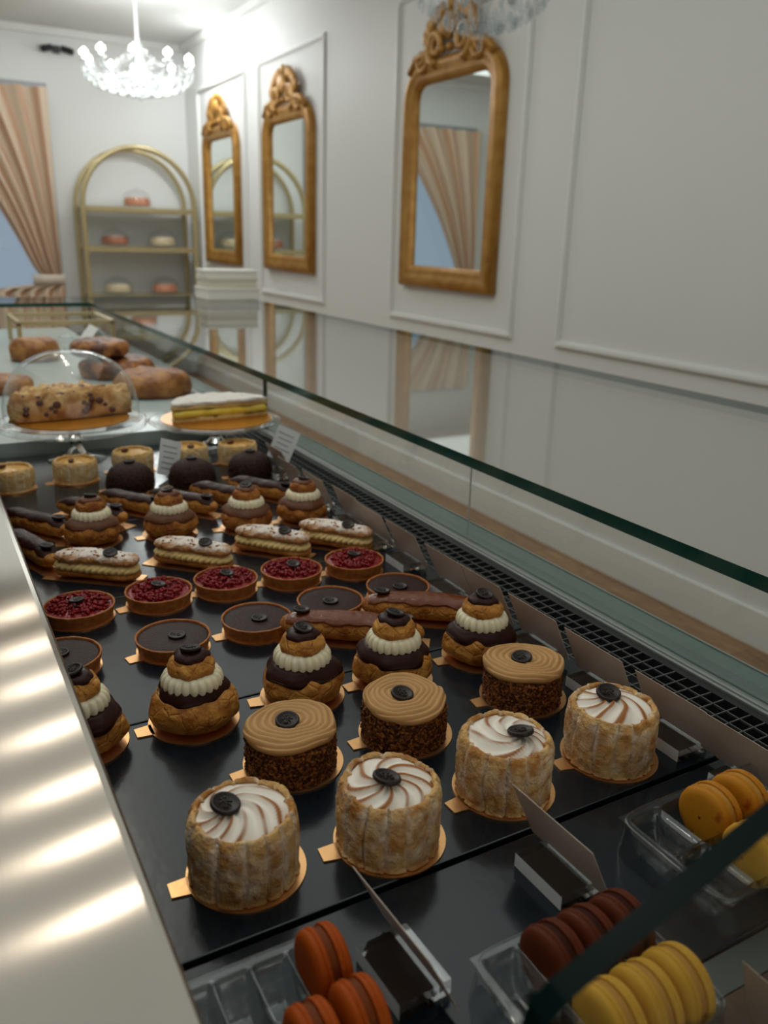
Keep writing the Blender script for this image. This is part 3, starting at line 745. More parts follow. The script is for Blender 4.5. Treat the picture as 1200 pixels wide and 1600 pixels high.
# --- religieuse
def religieuse(seed, gm, cm, dark, gr=1.0):
    t = thing('religieuse', '', 'pastry', group='two tier cream puffs ' + ('with dark glaze' if dark else 'with milk chocolate glaze'))
    def lump(k, s):
        k *= 1.25
        def f(r, z, th):
            x, y = r * math.cos(th), r * math.sin(th); d = k * fr(x, y, z, s, seed) + k * .8 * max(0, math.sin(th * 5 + seed + 40 * z)) ** 2
            return (x * (1 + d), y * (1 + d), z + .0009 * N3(x, y, z, 130, seed))
        return f
    MB().add(*lathe([(.001, .0012), (.024, .0015), (.034, .006), (.0385, .014), (.038, .022), (.034, .029), (.024, .035), (.001, .037)], 96, 36, lump(.055, 45))).build('large_choux', cm, t)
    def gl(r, z, th):
        x, y = math.cos(th), math.sin(th); k = 1 + .05 * math.sin(th * 3 + seed) + .03 * math.sin(th * 7)
        q = gr if r > .018 else 1; return (x * r * k * q, y * r * k * q, z + (1 - q) * .022 + (-.0018 * math.sin(th * 4 + seed) if z < .030 else 0))
    MB().add(*lathe([(.0325, .0262), (.0362, .0278), (.0355, .0318), (.031, .0365), (.024, .040), (.001, .041)], 72, 22, gl)).build('glaze', gm, t)
    def rib(r, z, th):
        k = 1 + .055 * (abs(math.cos(11 * th + 25 * (z - .045))) ** .7 * 2 - 1); s = 1 if r > .012 else 0
        return (r * math.cos(th) * (k if s else 1), r * math.sin(th) * (k if s else 1), z - (.0012 * abs(math.cos(11 * th)) if z < .043 and s else 0))
    MB().add(*lathe([(.018, .0375), (.0235, .0378), (.0262, .0415), (.0255, .0465), (.0225, .0505), (.016, .0525), (.001, .0525)], 176, 24, rib)).build('cream_collar', CREAM, t)
    MB().add(*lathe([(.001, .046), (.015, .047), (.0195, .051), (.0208, .056), (.0190, .061), (.0135, .0665), (.001, .068)], 72, 26, lump(.06, 80))).build('small_choux', cm, t)
    MB().add(*lathe([(.0145, .0630), (.0160, .0645), (.0150, .0672), (.010, .0700), (.001, .0708)], 48, 14, gl)).build('top_glaze', gm, t)
    button_mb(c=(.0005, -.0005, .0705), r=.0094, tilt=(.2, .12)).build('chocolate_button', CHOC, t)
    board(t, r=.0405)
    return t
rd = religieuse(4, CGLAZE, CHOUX, True); ud = [False]
rd1 = religieuse(21, CGLAZE, CHOUX, True, .86); place(rd1, [False], (.178, .652, GX), 2.2, 'two tier cream puff with dark glaze, standing apart left of the row')
place(rd, ud, (.283, .648, GX), 0.3, 'two tier cream puff with dark glaze, second from left, behind the left coffee cake')
place(rd, ud, (.377, .638, GX), 1.1, 'two tier cream puff with dark glaze, in front of the left caramel eclair')
place(rd, ud, (.484, .638, GX), -.3, 'two tier cream puff with dark glaze, right end beside price cards')
place(rd, ud, (.080, .658, GX), 4.0, 'two tier cream puff half hidden behind the steel edge')
rm = religieuse(9, MGLAZE, CHOUXD, False); um = [False]
place(rm, um, (.187, 1.165, GX), 1.9, 'milk glazed cream puff tower, leftmost of the back four', (.98, .98, .94))
place(rm, um, (.293, 1.150, GX), 3.9, 'milk glazed cream puff tower, second from left of the back four', (.98, .98, .94))
place(rm, um, (.403, 1.128, GX), 5.0, 'milk glazed cream puff tower behind the middle sugared eclair', (.98, .98, .94))
place(rm, um, (.495, 1.128, GX), .8, 'milk glazed cream puff tower nearest the price cards in the back', (.98, .98, .94))

# --- eclairs
def capsule(L, w, h, z0, nu=96, nv=22, lump=.06, s=45, seed=1, a0=0, a1=2 * PI, grow=0, edge=None, u0=0, u1=1, flat=.35, bend=.004):
    """elongated choux along x. angle from a0..a1 around the axis (0=+y,PI/2=top)"""
    def f(u, v):
        uu = u0 + (u1 - u0) * v; x = (uu - .5) * L
        e = max(0, 1 - abs(2 * uu - 1) ** 5) ** .5
        e = max(e, .02)
        aa0, aa1 = a0, a1
        if edge: aa0 += edge(uu, 0); aa1 -= edge(uu, 1)
        th = aa0 + (aa1 - aa0) * u
        cy, sz = math.cos(th), math.sin(th)
        ry = (w / 2 + grow) * e * (1 + .05 * math.sin(uu * 9 + seed)); rz = (h / 2 + grow) * e * (1 + .04 * math.sin(uu * 13 + seed))
        if sz < 0: sz *= (1 - flat * .2)
        y = ry * cy; z = rz * sz; d = 1 + lump * fr(x, y, z, s, seed)
        return (x, y * d + bend * math.sin(uu * PI), z0 + h / 2 + z * d)
    return f
def eclair(name, cat_label, L, w, h, cm, gm, seed, btns, grp):
    t = thing(name, cat_label, 'pastry', group=grp)
    V, F, C = grid(capsule(L, w, h, .0012, seed=seed), 40, 80, True, cap0=True, cap1=True); MB().add(V, F).build('choux', cm, t)
    ed = lambda u, s: .10 * math.sin(u * 17 + s * 2 + seed) + .06 * math.sin(u * 41 + s)
    V, F, C = grid(capsule(L * .97, w, h, .0012, seed=seed, a0=.62, a1=PI - .62, grow=.0016, edge=ed, u0=.02, u1=.98), 26, 80, False)
    g_ = MB().add(V, F).build('glaze', gm, t); s = g_.modifiers.new('solid', 'SOLIDIFY'); s.thickness = .002; s.offset = -1
    for bxo in btns: button_mb(c=(bxo, .003, h + .0018), tilt=(-.1, .05)).build('chocolate_button', CHOC, t)
    mb = MB().add(*box(.002, 0, .0006, L * 1.04, w * .95, .0012)); mb.build('gold_board', GOLDC, t, False)
    return t
D = math.radians
ec = eclair('caramel_eclair', '', .160, .039, .029, CHOUX, CARAM, 2, (-.056, .058), 'caramel eclairs'); ue = [False]
place(ec, ue, (.376, .727, GX), D(-36), 'glossy caramel eclair behind the middle cream puff towers, left one')
place(ec, ue, (.480, .733, GX), D(-36), 'glossy caramel eclair beside the price cards, right one')
ek = eclair('chocolate_eclair', '', .138, .033, .028, CHOUX, CGLAZE, 5, (.048,), 'chocolate eclairs'); uk = [False]
for x, y, a, lab in ((.118, 1.235, -56, 'dark chocolate eclair farthest left, partly behind the steel edge'), (.202, 1.255, -56, 'chocolate eclair behind the leftmost milk glazed tower'), (.266, 1.272, -56, 'chocolate eclair just left of centre, mostly behind the second tower'),
                     (.338, 1.248, -55, 'chocolate eclair in the middle with a button, below the dark domes'), (.410, 1.256, -57, 'chocolate eclair right of centre behind the third tower'), (.478, 1.262, -57, 'chocolate eclair farthest right, near the price cards')):
    place(ek, uk, (x, y, GX), D(a), lab)
place(ek, uk, (.098, 1.130, GX), D(-72), 'chocolate eclair end peeking out from behind the steel edge')

# --- sugared praline cream eclair
def paris(seed=6, L=.114, w=.042):
    t = thing('cream_filled_eclair', '', 'pastry', group='sugared cream filled eclairs')
    V, F, C = grid(capsule(L, w, .018, .0012, seed=seed, lump=.08), 40, 70, True, cap0=True, cap1=True); MB().add(V, F).build('base_choux', CHOUXD, t)
    f0 = capsule(L * .98, w * 1.0, .019, .009, seed=3, lump=.0)
    def f(u, v):
        x, y, z = f0(u, v); k = 1 + .17 * (abs(math.sin(x / .0085 * PI + (z - .018) * 220 * (1 if y > 0 else -1)))) - .09
        return (x, y * k, z)
    V, F, C = grid(f, 44, 170, True, cap0=True, cap1=True); MB().add(V, F).build('praline_cream', PRALC, t)
    g0 = capsule(L * .98, w * .88, .019, .0215, seed=11, lump=.16, s=60)
    def colr(u, v):
        x, y, z = g0(u, v); n = fr(x, y, z, 90, 7); return max(0, min(.95, (z - .0320) / .006 * .8 + n * .9 - .1))
    V, F, C = grid(g0, 48, 110, True, cap0=True, cap1=True, col=colr); MB().add(V, F, C).build('sugared_top', SUGARED, t, attr='sugar')
    nm = MB(); rn = random.Random(4)
    for k in range(26):
        u = rn.uniform(.12, .38); v = rn.uniform(.08, .92); p = g0(u, v); nm.add(*blob(p, rn.uniform(.0012, .0022), 3, (1.2, 1, .7)))
    nm.build('chopped_nuts', CHOUXD, t)
    button_mb(c=(.020, -.002, .0412), tilt=(.3, .2), r=.0090).build('chocolate_button', CHOC, t)
    MB().add(*box(-.004, 0, .0006, L * 1.08, w * .95, .0012)).build('gold_board', GOLDC, t, False)
    return t
pa = paris(); ua = [False]
place(pa, ua, (.166, 1.024, GX), D(-38), 'sugared cream eclair at left end, gold tab at its left', (1, 1, .88))
place(pa, ua, (.286, 1.012, GX), D(-46), 'sugared cream eclair, second from left, with the whitest sugar', (1, 1, .88))
place(pa, ua, (.398, 1.012, GX), D(-48), 'sugared cream eclair, third from left, sprinkled with nut pieces', (1, 1, .88))
place(pa, ua, (.488, .998, GX), D(-50), 'sugared cream eclair at right end beside price cards', (1, 1, .88))

# --- tartlets
def tart(kind, seed):
    t = thing('chocolate_tartlet' if kind == 'c' else 'raspberry_tartlet', '', 'tart', group='chocolate tartlets' if kind == 'c' else 'raspberry tartlets')
    def mod(r, z, th):
        x, y = r * math.cos(th), r * math.sin(th); k = 1 + .008 * fr(x, y, z, 60, seed)
        return (x * k, y * k, z + (.0006 * fr(x, y, 0, 120, seed) if z > .015 else 0))
    MB().add(*lathe([(.001, .0012), (.034, .0012), (.0355, .002), (.0375, .011), (.0392, .0195), (.0385, .0208), (.0372, .0206), (.0365, .0185), (.035, .0155), (.001, .0155)], 96, 46, mod)).build('crust', CRUST, t)
    if kind == 'c':
        MB().add(*lathe([(.0366, .0165), (.0362, .0186), (.035, .0189), (.02, .0187), (.0001, .0187)], 72)).build('ganache', GANA, t)
        button_mb(c=(.001, -.004, .0188), r=.0092).build('chocolate_button', CHOC, t)
    else:
        mb = MB(); rn = random.Random(seed)
        mb.add(*lathe([(.0365, .0160), (.0345, .0185), (.02, .0195), (.0001, .020)], 48, 14, lambda r, z, th: (r * math.cos(th), r * math.sin(th), z + .001 * fr(r * math.cos(th), r * math.sin(th), 0, 150, 3))))
        cs = []
        for k in range(400):
            if len(cs) > 26: break
            a = rn.uniform(0, 2 * PI); q = rn.uniform(0, .029) ** 1; q = .029 * math.sqrt(rn.random()); c = (q * math.cos(a), q * math.sin(a))
            if all(math.hypot(c[0] - d[0], c[1] - d[1]) > .0085 for d in cs): cs.append(c)
        for c in cs:
            ax = rn.uniform(0, 6.28); bz = .0205 + .0015 * rn.random()
            for j in range(15):
                u = rn.uniform(-1, 1); a = rn.uniform(0, 6.28); q = math.sqrt(1 - u * u); r = .0047
                mb.add(*blob((c[0] + r * q * math.cos(a), c[1] + r * q * math.sin(a), bz + .8 * r * u), .0023, 4))
        mb.build('raspberry_filling', RASP, t)
        button_mb(c=(.002, .001, .0262), r=.0088, tilt=(.15, .1)).build('chocolate_button', CHOC, t)
    board(t, r=.0385)
    return t
tc_ = tart('c', 3); uc = [False]
for x, y, r, lab in ((.088, .802, 3, 'chocolate tartlet cut off by the steel edge, leftmost'), (.199, .795, 1, 'chocolate tartlet second from left, behind the lone cream puff tower'), (.294, .799, .2, 'chocolate tartlet in the middle of its row'),
                     (.388, .806, -.5, 'chocolate tartlet just behind the left caramel eclair'), (.481, .808, 0, 'chocolate tartlet at right end, behind the right caramel eclair')):
    place(tc_, uc, (x, y, GX), r, lab, (1, 1, .78))
tr_ = tart('r', 5); ur = [False]
for x, y, r, lab in ((.125, .915, 3, 'raspberry tartlet at the left end beside the steel edge'), (.216, .918, 1, 'raspberry tartlet second from left'), (.299, .918, .2, 'raspberry tartlet in the middle of five, in front of a sugared eclair'),
                     (.384, .912, -.5, 'raspberry tartlet fourth from left'), (.472, .908, .9, 'raspberry tartlet at the right end near the price cards')):
    place(tr_, ur, (x, y, GX), r, lab, (1, 1, .82))

# --- back rows
ml = charlotte(5, R=.037, H=.036, nf=18, mini=True); uml = [False]
for x, y, r, lab in ((.113, 1.475, 0, 'pale fruit charlotte farthest left, cut by the steel edge'), (.219, 1.487, 1.4, 'pale fruit charlotte in front of the domed cake stand foot'), (.324, 1.512, .4, 'pale fruit charlotte behind the leftmost dark dome'),
                     (.426, 1.510, 2.2, 'pale fruit charlotte right of the white card, behind the middle dome'), (.520, 1.497, .2, 'pale fruit charlotte at the right end, by the vent grille')):
    place(ml, uml, (x, y, GX), r, lab, (1, 1, 1.05))
def vdome(seed=3):
    t = thing('chocolate_dome', '', 'cake', group='dark vermicelli coated domes')
    def mod(r, z, th):
        x, y = r * math.cos(th), r * math.sin(th); d = 1 + .03 * fr(x, y, z, 160, seed); return (x * d, y * d, z)
    mb = MB().add(*lathe([(.001, .0012), (.036, .0012), (.0395, .008), (.0395, .018), (.036, .030), (.027, .040), (.014, .0455), (.001, .047)], 96, 40, mod))
    rn = random.Random(8)
    for k in range(420):
        a = rn.uniform(0, 2 * PI); ph = math.acos(rn.uniform(0, .98)); r = .0405
        p = Vector((r * math.sin(ph) * math.cos(a), r * math.sin(ph) * math.sin(a), .006 + .0405 * math.cos(ph)))
        d = Vector((rn.uniform(-1, 1), rn.uniform(-1, 1), rn.uniform(-1, 1))).normalized() * .0022
        mb.add(*tube([tuple(p - d), tuple(p + d)], .0007, 4))
    mb.build('dome_body', VERM, t); button_mb(c=(0, 0, .0472)).build('chocolate_button', CHOC, t); board(t, r=.040)
    return t
vd = vdome(); uv_ = [False]
for x, y, lab in ((.293, 1.400, 'dark vermicelli coated dome, left one of three'), (.396, 1.383, 'dark vermicelli coated dome, middle one of three'), (.506, 1.390, 'dark vermicelli coated dome, right one beside the vent grille')):
    place(vd, uv_, (x, y, GX), .5 + x * 9, lab)

# ------------------------------------------------------------ price cards in clear slotted blocks
ACR = bpy.data.materials.new('clear_acrylic'); ACR.use_nodes = True
b_ = ACR.node_tree.nodes['Principled BSDF']; b_.inputs['Base Color'].default_value = (.97, .98, .98, 1); setin(b_, 'Transmission Weight', 1.0); b_.inputs['Roughness'].default_value = .04; b_.inputs['IOR'].default_value = 1.49
def card(mat_=CARDB, lean=.024, hc=.050, wc=.080):
    """local: card plane runs along y, leans towards -x"""
    t = thing('price_card', '', 'price card', group='price cards in clear holders')
    w = MB(); 
    # slotted block: two prisms with a slit, joined by a base
    w.add(*bx(-.024, .0035, -.024, .024, .0045, .011)); w.add(*bx(.0065, .012, -.024, .024, .0045, .011)); w.add(*bx(-.024, .012, -.024, .024, 0, .0045))
    w.mi = [1 if (k % 6) == 4 and k != 10 else 0 for k in range(len(w.f))]
    o = w.build('acrylic_holder', [ACR, GLINT], t, False)
    w = MB(); z0 = .006; k = lean / hc; th = .0005
    V = []
    for dx in (0, th):
        for y_, z_ in ((-wc / 2, z0), (wc / 2, z0), (wc / 2, z0 + hc), (-wc / 2, z0 + hc)):
            V.append((.0055 - (z_ - z0) * k + dx, y_, z_))
    w.add(V, [(0, 1, 2, 3), (7, 6, 5, 4), (0, 4, 5, 1), (1, 5, 6, 2), (2, 6, 7, 3), (3, 7, 4, 0)])
    w.build('card', mat_, t, False)
    return t
cp = card(); ucp = [False]
CARDS = [(.548, .348, 0, 'taupe price card cut by the right frame edge, beside apricot macarons'), (.549, .428, 0, 'taupe price card beside the right end meringue charlotte'), (.549, .524, 0, 'taupe price card just behind the right end meringue charlotte'),
         (.550, .618, 0, 'taupe price card beside the right coffee cream cake'), (.550, .712, 0, 'taupe price card behind the right dark glazed cream puff tower'), (.549, .790, 0, 'taupe price card at the tip of the right caramel eclair'),
         (.550, .895, 0, 'taupe price card beside the right chocolate tartlet'), (.550, .985, 0, 'taupe price card beside the right end raspberry tartlet'), (.555, 1.072, 0, 'taupe price card beside the right end sugared eclair'),
         (.549, 1.175, 0, 'taupe price card right of the nearest milk glazed tower'), (.545, 1.268, 0, 'taupe price card beside the farthest right chocolate eclair'), (.562, 1.372, 0, 'taupe price card beside the right dark dome')]
for x, y, r, lab in CARDS: place(cp, ucp, (x, y, GX), r, lab)
place(cp, ucp, (.3485, .346, GX), D(1.5), 'taupe price card leaning beside the third charlotte, above the chocolate macarons')
place(cp, ucp, (.2125, .326, GX), D(3), 'price card seen edge on, between the two nearest macaron boxes')
place(cp, ucp, (.3600, .1845, GX - .001), 0, 'price card at the bottom right frame corner over the wooden board', (.7, .55, 1))
# white cards at the back
def white_card(x, y, z, rz, tilt, label):
    mb = MB(); mb.add(*box(0, 0, 0, .045, .0006, .065))
    ln = MB()
    o = mb.build('white_label', CARDW, None, False, loc=(x, y, z)); o.rotation_euler = (tilt, 0.35, rz); tag(o, label, 'label', 'white labels at the back')
    INK = MATS.get('pale_ink') or mat('pale_ink', (0.25, 0.25, 0.27), .6)
    for k in range(5): ln.add(*box(-.002 + .002 * (k % 2), -.0006, .020 - k * .010, .032 - .004 * (k % 3), .0004, .0016))
    ln.build('printed_lines', INK, o, False)
    return o
white_card(.376, 1.452, 1.0735, .30, -.25, 'small white printed label standing among the pale charlottes')
o = white_card(.588, 1.43, 1.083, -.75, -.15, 'white label standing on the vent grille by the right dark dome')

# ------------------------------------------------------------ macarons and their boxes
def macaron(m_, fm, name, grp, seed=1):
    """axis along x, centred at origin"""
    t = thing(name, '', 'macaron', group=grp)
    for s in (-1, 1):
        def mod(r, z, th, s=s):
            x, y = r * math.cos(th), r * math.sin(th)
            k = 1
            if z < .0052 and r > .012: k = 1 + .022 * N3(x * 3, y * 3, z * 3, 220, seed + s) + .030 * math.sin(th * 31 + seed) * N3(x, y, 0, 90, 2)
            return (s * z, x * k, y * k)
        V, F, C = lathe([(.001, .0026), (.0195, .0026), (.0213, .0032), (.0216, .0045), (.0207, .0056), (.0212, .0066), (.0203, .0088), (.0170, .0108), (.010, .0118), (.001, .0120)], 90, 40, mod)
        if s > 0: F = [tuple(reversed(f)) for f in F]
        MB().add(V, F).build('shell', m_, t)
    V, F, C = lathe([(.001, -.0028), (.0185, -.0028), (.0198, -.001), (.0198, .001), (.0185, .0028), (.001, .0028)], 60, 12, lambda r, z, th: (z, r * (1 + .01 * math.sin(th * 9)) * math.cos(th), r * math.sin(th)))
    MB().add(V, F).build('filling', fm, t)
    return t
def mac_box(x0, x1, y0, y1, ncell, h, label, rows=2):
    t = thing('macaron_box', label, 'box', ((x0 + x1) / 2, (y0 + y1) / 2, GX), group='clear plastic macaron boxes')
    Lx, Ly = x1 - x0, y1 - y0; m_ = .005; cw = (Lx - 2 * m_) / ncell; cl = (Ly - 2 * m_ * .8) / rows; floor = .0025
    nx, ny = ncell * 14 + 4, rows * 26 + 4
    def f(u, v):
        x = -Lx / 2 + u * Lx; y = -Ly / 2 + v * Ly
        fx = (x + Lx / 2 - m_) / cw; fy = (y + Ly / 2 - m_ * .8) / cl
        z = h
        if 0 < fx < ncell and 0 < fy < rows:
            a = abs((fx % 1) - .5) * 2; b = abs((fy % 1) - .5) * 2
            wx = max(0, min(1, (.90 - a) / .12)); 
            cyl = math.sqrt(max(0, 1 - (b / .93) ** 2)) if b < .93 else 0
            cyl = min(1, cyl * 1.25)
            d = wx * cyl; z = h - (h - floor) * d
            if d > .9: z += .0012 * max(0, math.sin(a * 9)) * (1 - b)
        return (x, y, z)
    V, F, C = grid(f, nx, ny, False)
    mb = MB().add(V, F)
    # skirt with rounded corners
    def rr(k, z, grow):
        n = 40; a = 2 * PI * k / n; sx = Lx / 2 + grow; sy = Ly / 2 + grow; e = .22
        ca, sa = math.cos(a), math.sin(a); return (math.copysign(abs(ca) ** e, ca) * sx, math.copysign(abs(sa) ** e, sa) * sy, z)
    hs = [(h, 0), (h - .001, .0012), (h - .006, .0008), (.002, .003), (0, .003)]
    Vs = [rr(k, z, g) for z, g in hs for k in range(40)]; Fs = [(j * 40 + k, j * 40 + (k + 1) % 40, (j + 1) * 40 + (k + 1) % 40, (j + 1) * 40 + k) for j in range(len(hs) - 1) for k in range(40)]
    mb.build('cell_insert', PLAST, t)
    MB().add(Vs, Fs).build('box_wall', PLAST, t)
    MB().add(*tube([rr(k, h, .0006) for k in range(40)], .0009, 6, True)).build('rim', PLAST, t)
    return t
mac_box(.399, .562, .2550, .349, 5, .028, 'clear plastic box with apricot and lemon macarons at the right edge')
mac_box(.233, .343, .2035, .2965, 4, .028, 'clear plastic box with three chocolate and three lemon macarons')
mac_box(.049, .1685, .2600, .3545, 5, .028, 'clear plastic box with orange macarons beside the steel edge')
MZ = ZT + .0285
m1 = macaron(MACC, FILC, 'chocolate_macaron', 'chocolate macarons', 1); u1 = [False]
for x, l in ((.2755, 'chocolate macaron at the left, beside the empty cell'), (.3005, 'chocolate macaron in the middle of three'), (.3260, 'chocolate macaron at the right, against the price card')):
    place(m1, u1, (x, .2725, MZ), .03, l)
m2 = macaron(MACY, FILY, 'lemon_macaron', 'lemon macarons', 2); u2 = [False]
for x, y, l in ((.2755, .2275, 'lemon macaron at the left, cut by the bottom frame edge'), (.3005, .2275, 'lemon macaron in the middle in front of the chocolate ones'), (.3245, .2275, 'lemon macaron at the right, by the box corner'), (.4560, .278, 'lemon macaron behind the dark glass edge, right frame side'), (.482, .278, 'lemon macaron cut by the right frame edge')):
    place(m2, u2, (x, y, MZ), -.05, l)
m3 = macaron(MACA, FILY, 'apricot_macaron', 'apricot macarons', 5); u3 = [False]
for x, l in ((.4620, 'speckled apricot macaron beside the empty cells'), (.4930, 'apricot macaron leaning on the speckled one, right edge')): place(m3, u3, (x, .321, MZ + .001), .06, l)
m4 = macaron(MACO, FILO, 'orange_macaron', 'orange macarons', 7); u4 = [False]
for x, y, l in ((.1570, .3315, 'orange macaron in the upper corner of its box'), (.1590, .2905, 'orange macaron lower right, cut by the bottom frame edge'), (.1320, .2885, 'orange macaron barely showing at the bottom frame edge')):
    place(m4, u4, (x, y, MZ), .0, l)

# ------------------------------------------------------------ cake stands
FLUT = mat('amber_sauce_board', (0.62, 0.26, 0.03), .3, metal=.5)
SG = bpy.data.materials.new('pressed_glass'); SG.use_nodes = True
b_ = SG.node_tree.nodes['Principled BSDF']; b_.inputs['Base Color'].default_value = (.93, .97, .96, 1); setin(b_, 'Transmission Weight', 1.0); b_.inputs['Roughness'].default_value = .05; b_.inputs['IOR'].default_value = 1.45
def stand(loc, r, h, rf, label, fl):
    t = thing('cake_stand', label, 'cake stand', loc, group='glass cake stands')
    def fmod(rr, z, th):
        k = 1 + (.012 * math.cos(th * 48) if fl and rr > r * .93 and z < h - .002 else 0); return (rr * k * math.cos(th), rr * k * math.sin(th), z)
    MB().add(*lathe([(.001, h - .006), (r * .9, h - .006), (r * .97, h - .013 if fl else h - .004), (r, h - .012 if fl else h - .001), (r * 1.01, h), (r * .97, h + .001), (r * .94, h - .002), (.001, h - .002)], 192 if fl else 96, None, fmod)).build('plate', THIN, t)
    MB().add(*lathe([(.022, h - .006), (.018, h - .016), (.011, h * .62), (.015, h * .5), (.011, h * .38), (.020, .012)], 32, 24)).build('stem', SG, t)
    MB().add(*lathe([(.020, .012), (rf * .5, .007), (rf * .95, .004), (rf, .0015), (rf * .97, 0), (.01, 0)], 48)).build('foot', THIN, t)
    return t
sx, sy = .246, 1.642
stand((sx, sy, ZT), .133, .077, .055, 'clear glass pedestal stand with scalloped rim under the dome', True)
stand((.521, 1.632, ZT), .133, .058, .075, 'plain green tinted glass stand under the half cream cake', False)
d = thing('glass_dome', 'clear glass dome with round knob over the apple nut cake', 'dome', (sx, sy, ZT + .0785))
MB().add(*lathe([(.121, 0), (.1225, .006), (.121, .035), (.110, .072), (.085, .104), (.045, .124), (.010, .130)], 72, 40)).build('dome_shell', THIN, d)
MB().add(*lathe([(.006, .129), (.007, .134), (.0125, .141), (.014, .148), (.010, .155), (.0005, .157)], 24, 18)).build('knob', THIN, d)
# half cakes
def half_disc(R, z0, z1, seed, amp=.0, r_in=0, face=None, n=64, m_=20, rough_top=0, ang0=PI * .02, sweep=PI * .96):
    """solid half-round slab, flat cut face towards -y"""
    V = []; F = []
    prof = [(0, z0), (.6, z0), (1.0, z0), (1.015, z0 + (z1 - z0) * .35), (1.0, z0 + (z1 - z0) * .8), (.96, z1), (.7, z1), (.4, z1), (.2, z1), (0, z1)]
    prof = [prof[0]] + prof[1:]
    P = []
    for a, b in zip(prof[:-1], prof[1:]):
        for k in range(4): P.append((a[0] + (b[0] - a[0]) * k / 4, a[1] + (b[1] - a[1]) * k / 4))
    P.append(prof[-1]); nv = len(P)
    for i in range(n + 1):
        th = ang0 + sweep * i / n
        for q, z in P:
            x, y = R * q * math.cos(th), R * q * math.sin(th)
            k = 1 + amp * fr(x, y, z, 35, seed); zz = z + (rough_top * fr(x, y, z, 55, seed) if z > (z0 + z1) / 2 else 0)
            V.append((x * k, y * k - .0 + .004 * N3(x, z, 0, 50, seed), zz))
    for i in range(n):
        for j in range(nv - 1): a = i * nv + j; F.append((a, a + nv, a + nv + 1, a + 1))
    F.append(tuple(range(nv))); F.append(tuple(n * nv + j for j in reversed(range(nv))))
    return V, F
APPLE = mat('apple_nut_cake', (0.50, 0.24, 0.065), .6, spec=.2, c2=(0.86, 0.60, 0.30), scale=38, lo=.38, hi=.62, bump=[('noise', 70, .006), ('noise', 220, .002)])
RAIS = mat('dark_raisin', (0.10, 0.022, 0.012), .4)
t = thing('apple_cake', 'half apple nut cake on a gold board under the glass dome', 'cake', (sx, sy - .02, ZT + .0785), rz=D(6))
MB().add(*half_disc(.112, .004, .052, 3, .05, rough_top=.012, n=96)).build('cake_body', APPLE, t)
mb = MB(); rn = random.Random(5)
for k in range(46):
    th = rn.uniform(.15, PI - .15); q = rn.uniform(.1, .98); mb.add(*blob((.105 * q * math.cos(th), .105 * q * math.sin(th), .047 + rn.uniform(-.002, .003)), rn.uniform(.004, .009), 4, (1.3, .8, .6)))
for k in range(16): mb.add(*blob((rn.uniform(-.09, .09), .002, rn.uniform(.014, .045)), rn.uniform(.004, .008), 4, (1.1, .6, 1)))
mb.build('raisins', RAIS, t)
MB().add(*lathe([(0, 0), (.105, 0), (.105, .002), (0, .002)], 56, c=(0, .02, 0))).build('gold_board', FLUT, t, False)
SPON = mat('brioche_crumb', (0.60, 0.38, 0.12), .7, c2=(0.70, 0.48, 0.18), scale=120, bump=[('noise', 250, .001)])
YCR = mat('yellow_custard', (0.85, 0.60, 0.06), .5, spec=.2, c2=(0.88, 0.70, 0.16), scale=60, bump=[('noise', 90, .002)])
PSUG = mat('powdered_crust', (0.78, 0.74, 0.70), .8, c2=(0.66, 0.52, 0.36), scale=60, lo=.55, hi=.75, bump=[('noise', 90, .002)])
t = thing('cream_cake', 'half custard filled brioche cake dusted with sugar on glass stand', 'cake', (.526, 1.595, ZT + .0595), rz=D(4))
MB().add(*half_disc(.100, .002, .013, 2, .01)).build('bottom_layer', SPON, t)
MB().add(*half_disc(.0985, .013, .027, 5, .025)).build('custard_layer', YCR, t)
MB().add(*half_disc(.101, .027, .036, 7, .01)).build('top_layer', SPON, t)
MB().add(*half_disc(.1005, .036, .0425, 8, .01, rough_top=.002)).build('sugar_crust', PSUG, t)
MB().add(*lathe([(0, 0), (.112, 0), (.112, .002), (0, .002)], 56, c=(0, .035, 0))).build('gold_board', FLUT, t, False)

# ------------------------------------------------------------ loaves and props on the pale platform
ZP = 1.0662
LOAF = mat('crusty_loaf', (0.13, 0.034, 0.008), .4, c2=(0.48, 0.20, 0.05), scale=22, lo=.45, hi=.60, bump=[('noise', 30, .01), ('noise', 90, .004)])
LOAF2 = mat('seeded_pie_crust', (0.28, 0.105, 0.028), .5, c2=(0.50, 0.25, 0.075), scale=25, bump=[('noise', 40, .008)])
def loaf(x, y, z, r, h, m_, label, seed, sq=1, grp='loaves on the pale platform'):
    def mod(rr, zz, th):
        a, b = rr * math.cos(th), rr * math.sin(th); k = 1 + .06 * fr(a, b, zz, 18, seed); return (a * k * sq, b * k, zz * (1 + .10 * fr(a, b, 0, 22, seed)) )
    o = MB().add(*lathe([(.001, 0), (r * .85, 0), (r, h * .3), (r * .96, h * .7), (r * .7, h * .95), (.001, h)], 56, 24, mod)).build('loaf', m_, None, loc=(x, y, z))
    return tag(o, label, 'bread', grp)
BASK = mat('woven_basket', (0.27, 0.15, 0.07), .7, bump=[('voro', 60, .004)])
def basket(x, y, r, h, label):
    o = MB().add(*lathe([(.001, 0), (r * .85, 0), (r, h), (r * .95, h), (r * .8, .006), (.001, .006)], 48, None)).build('basket', BASK, None, False, loc=(x, y, ZP))
    return tag(o, label, 'basket')
loaf(.520, 2.13, ZP, .095, .062, LOAF2, 'wide brown loaf directly behind the custard cake', 4)
loaf(.500, 2.45, ZP, .105, .055, LOAF, 'long crusty loaf further back, behind the wide brown loaf', 6)
loaf(.455, 2.45, ZP + .061, .080, .045, LOAF, 'dark baked loaf on top of the long crusty loaf', 9)
loaf(.18, 2.30, ZP, .075, .040, LOAF2, 'low loaf behind the glass dome, left side', 12)
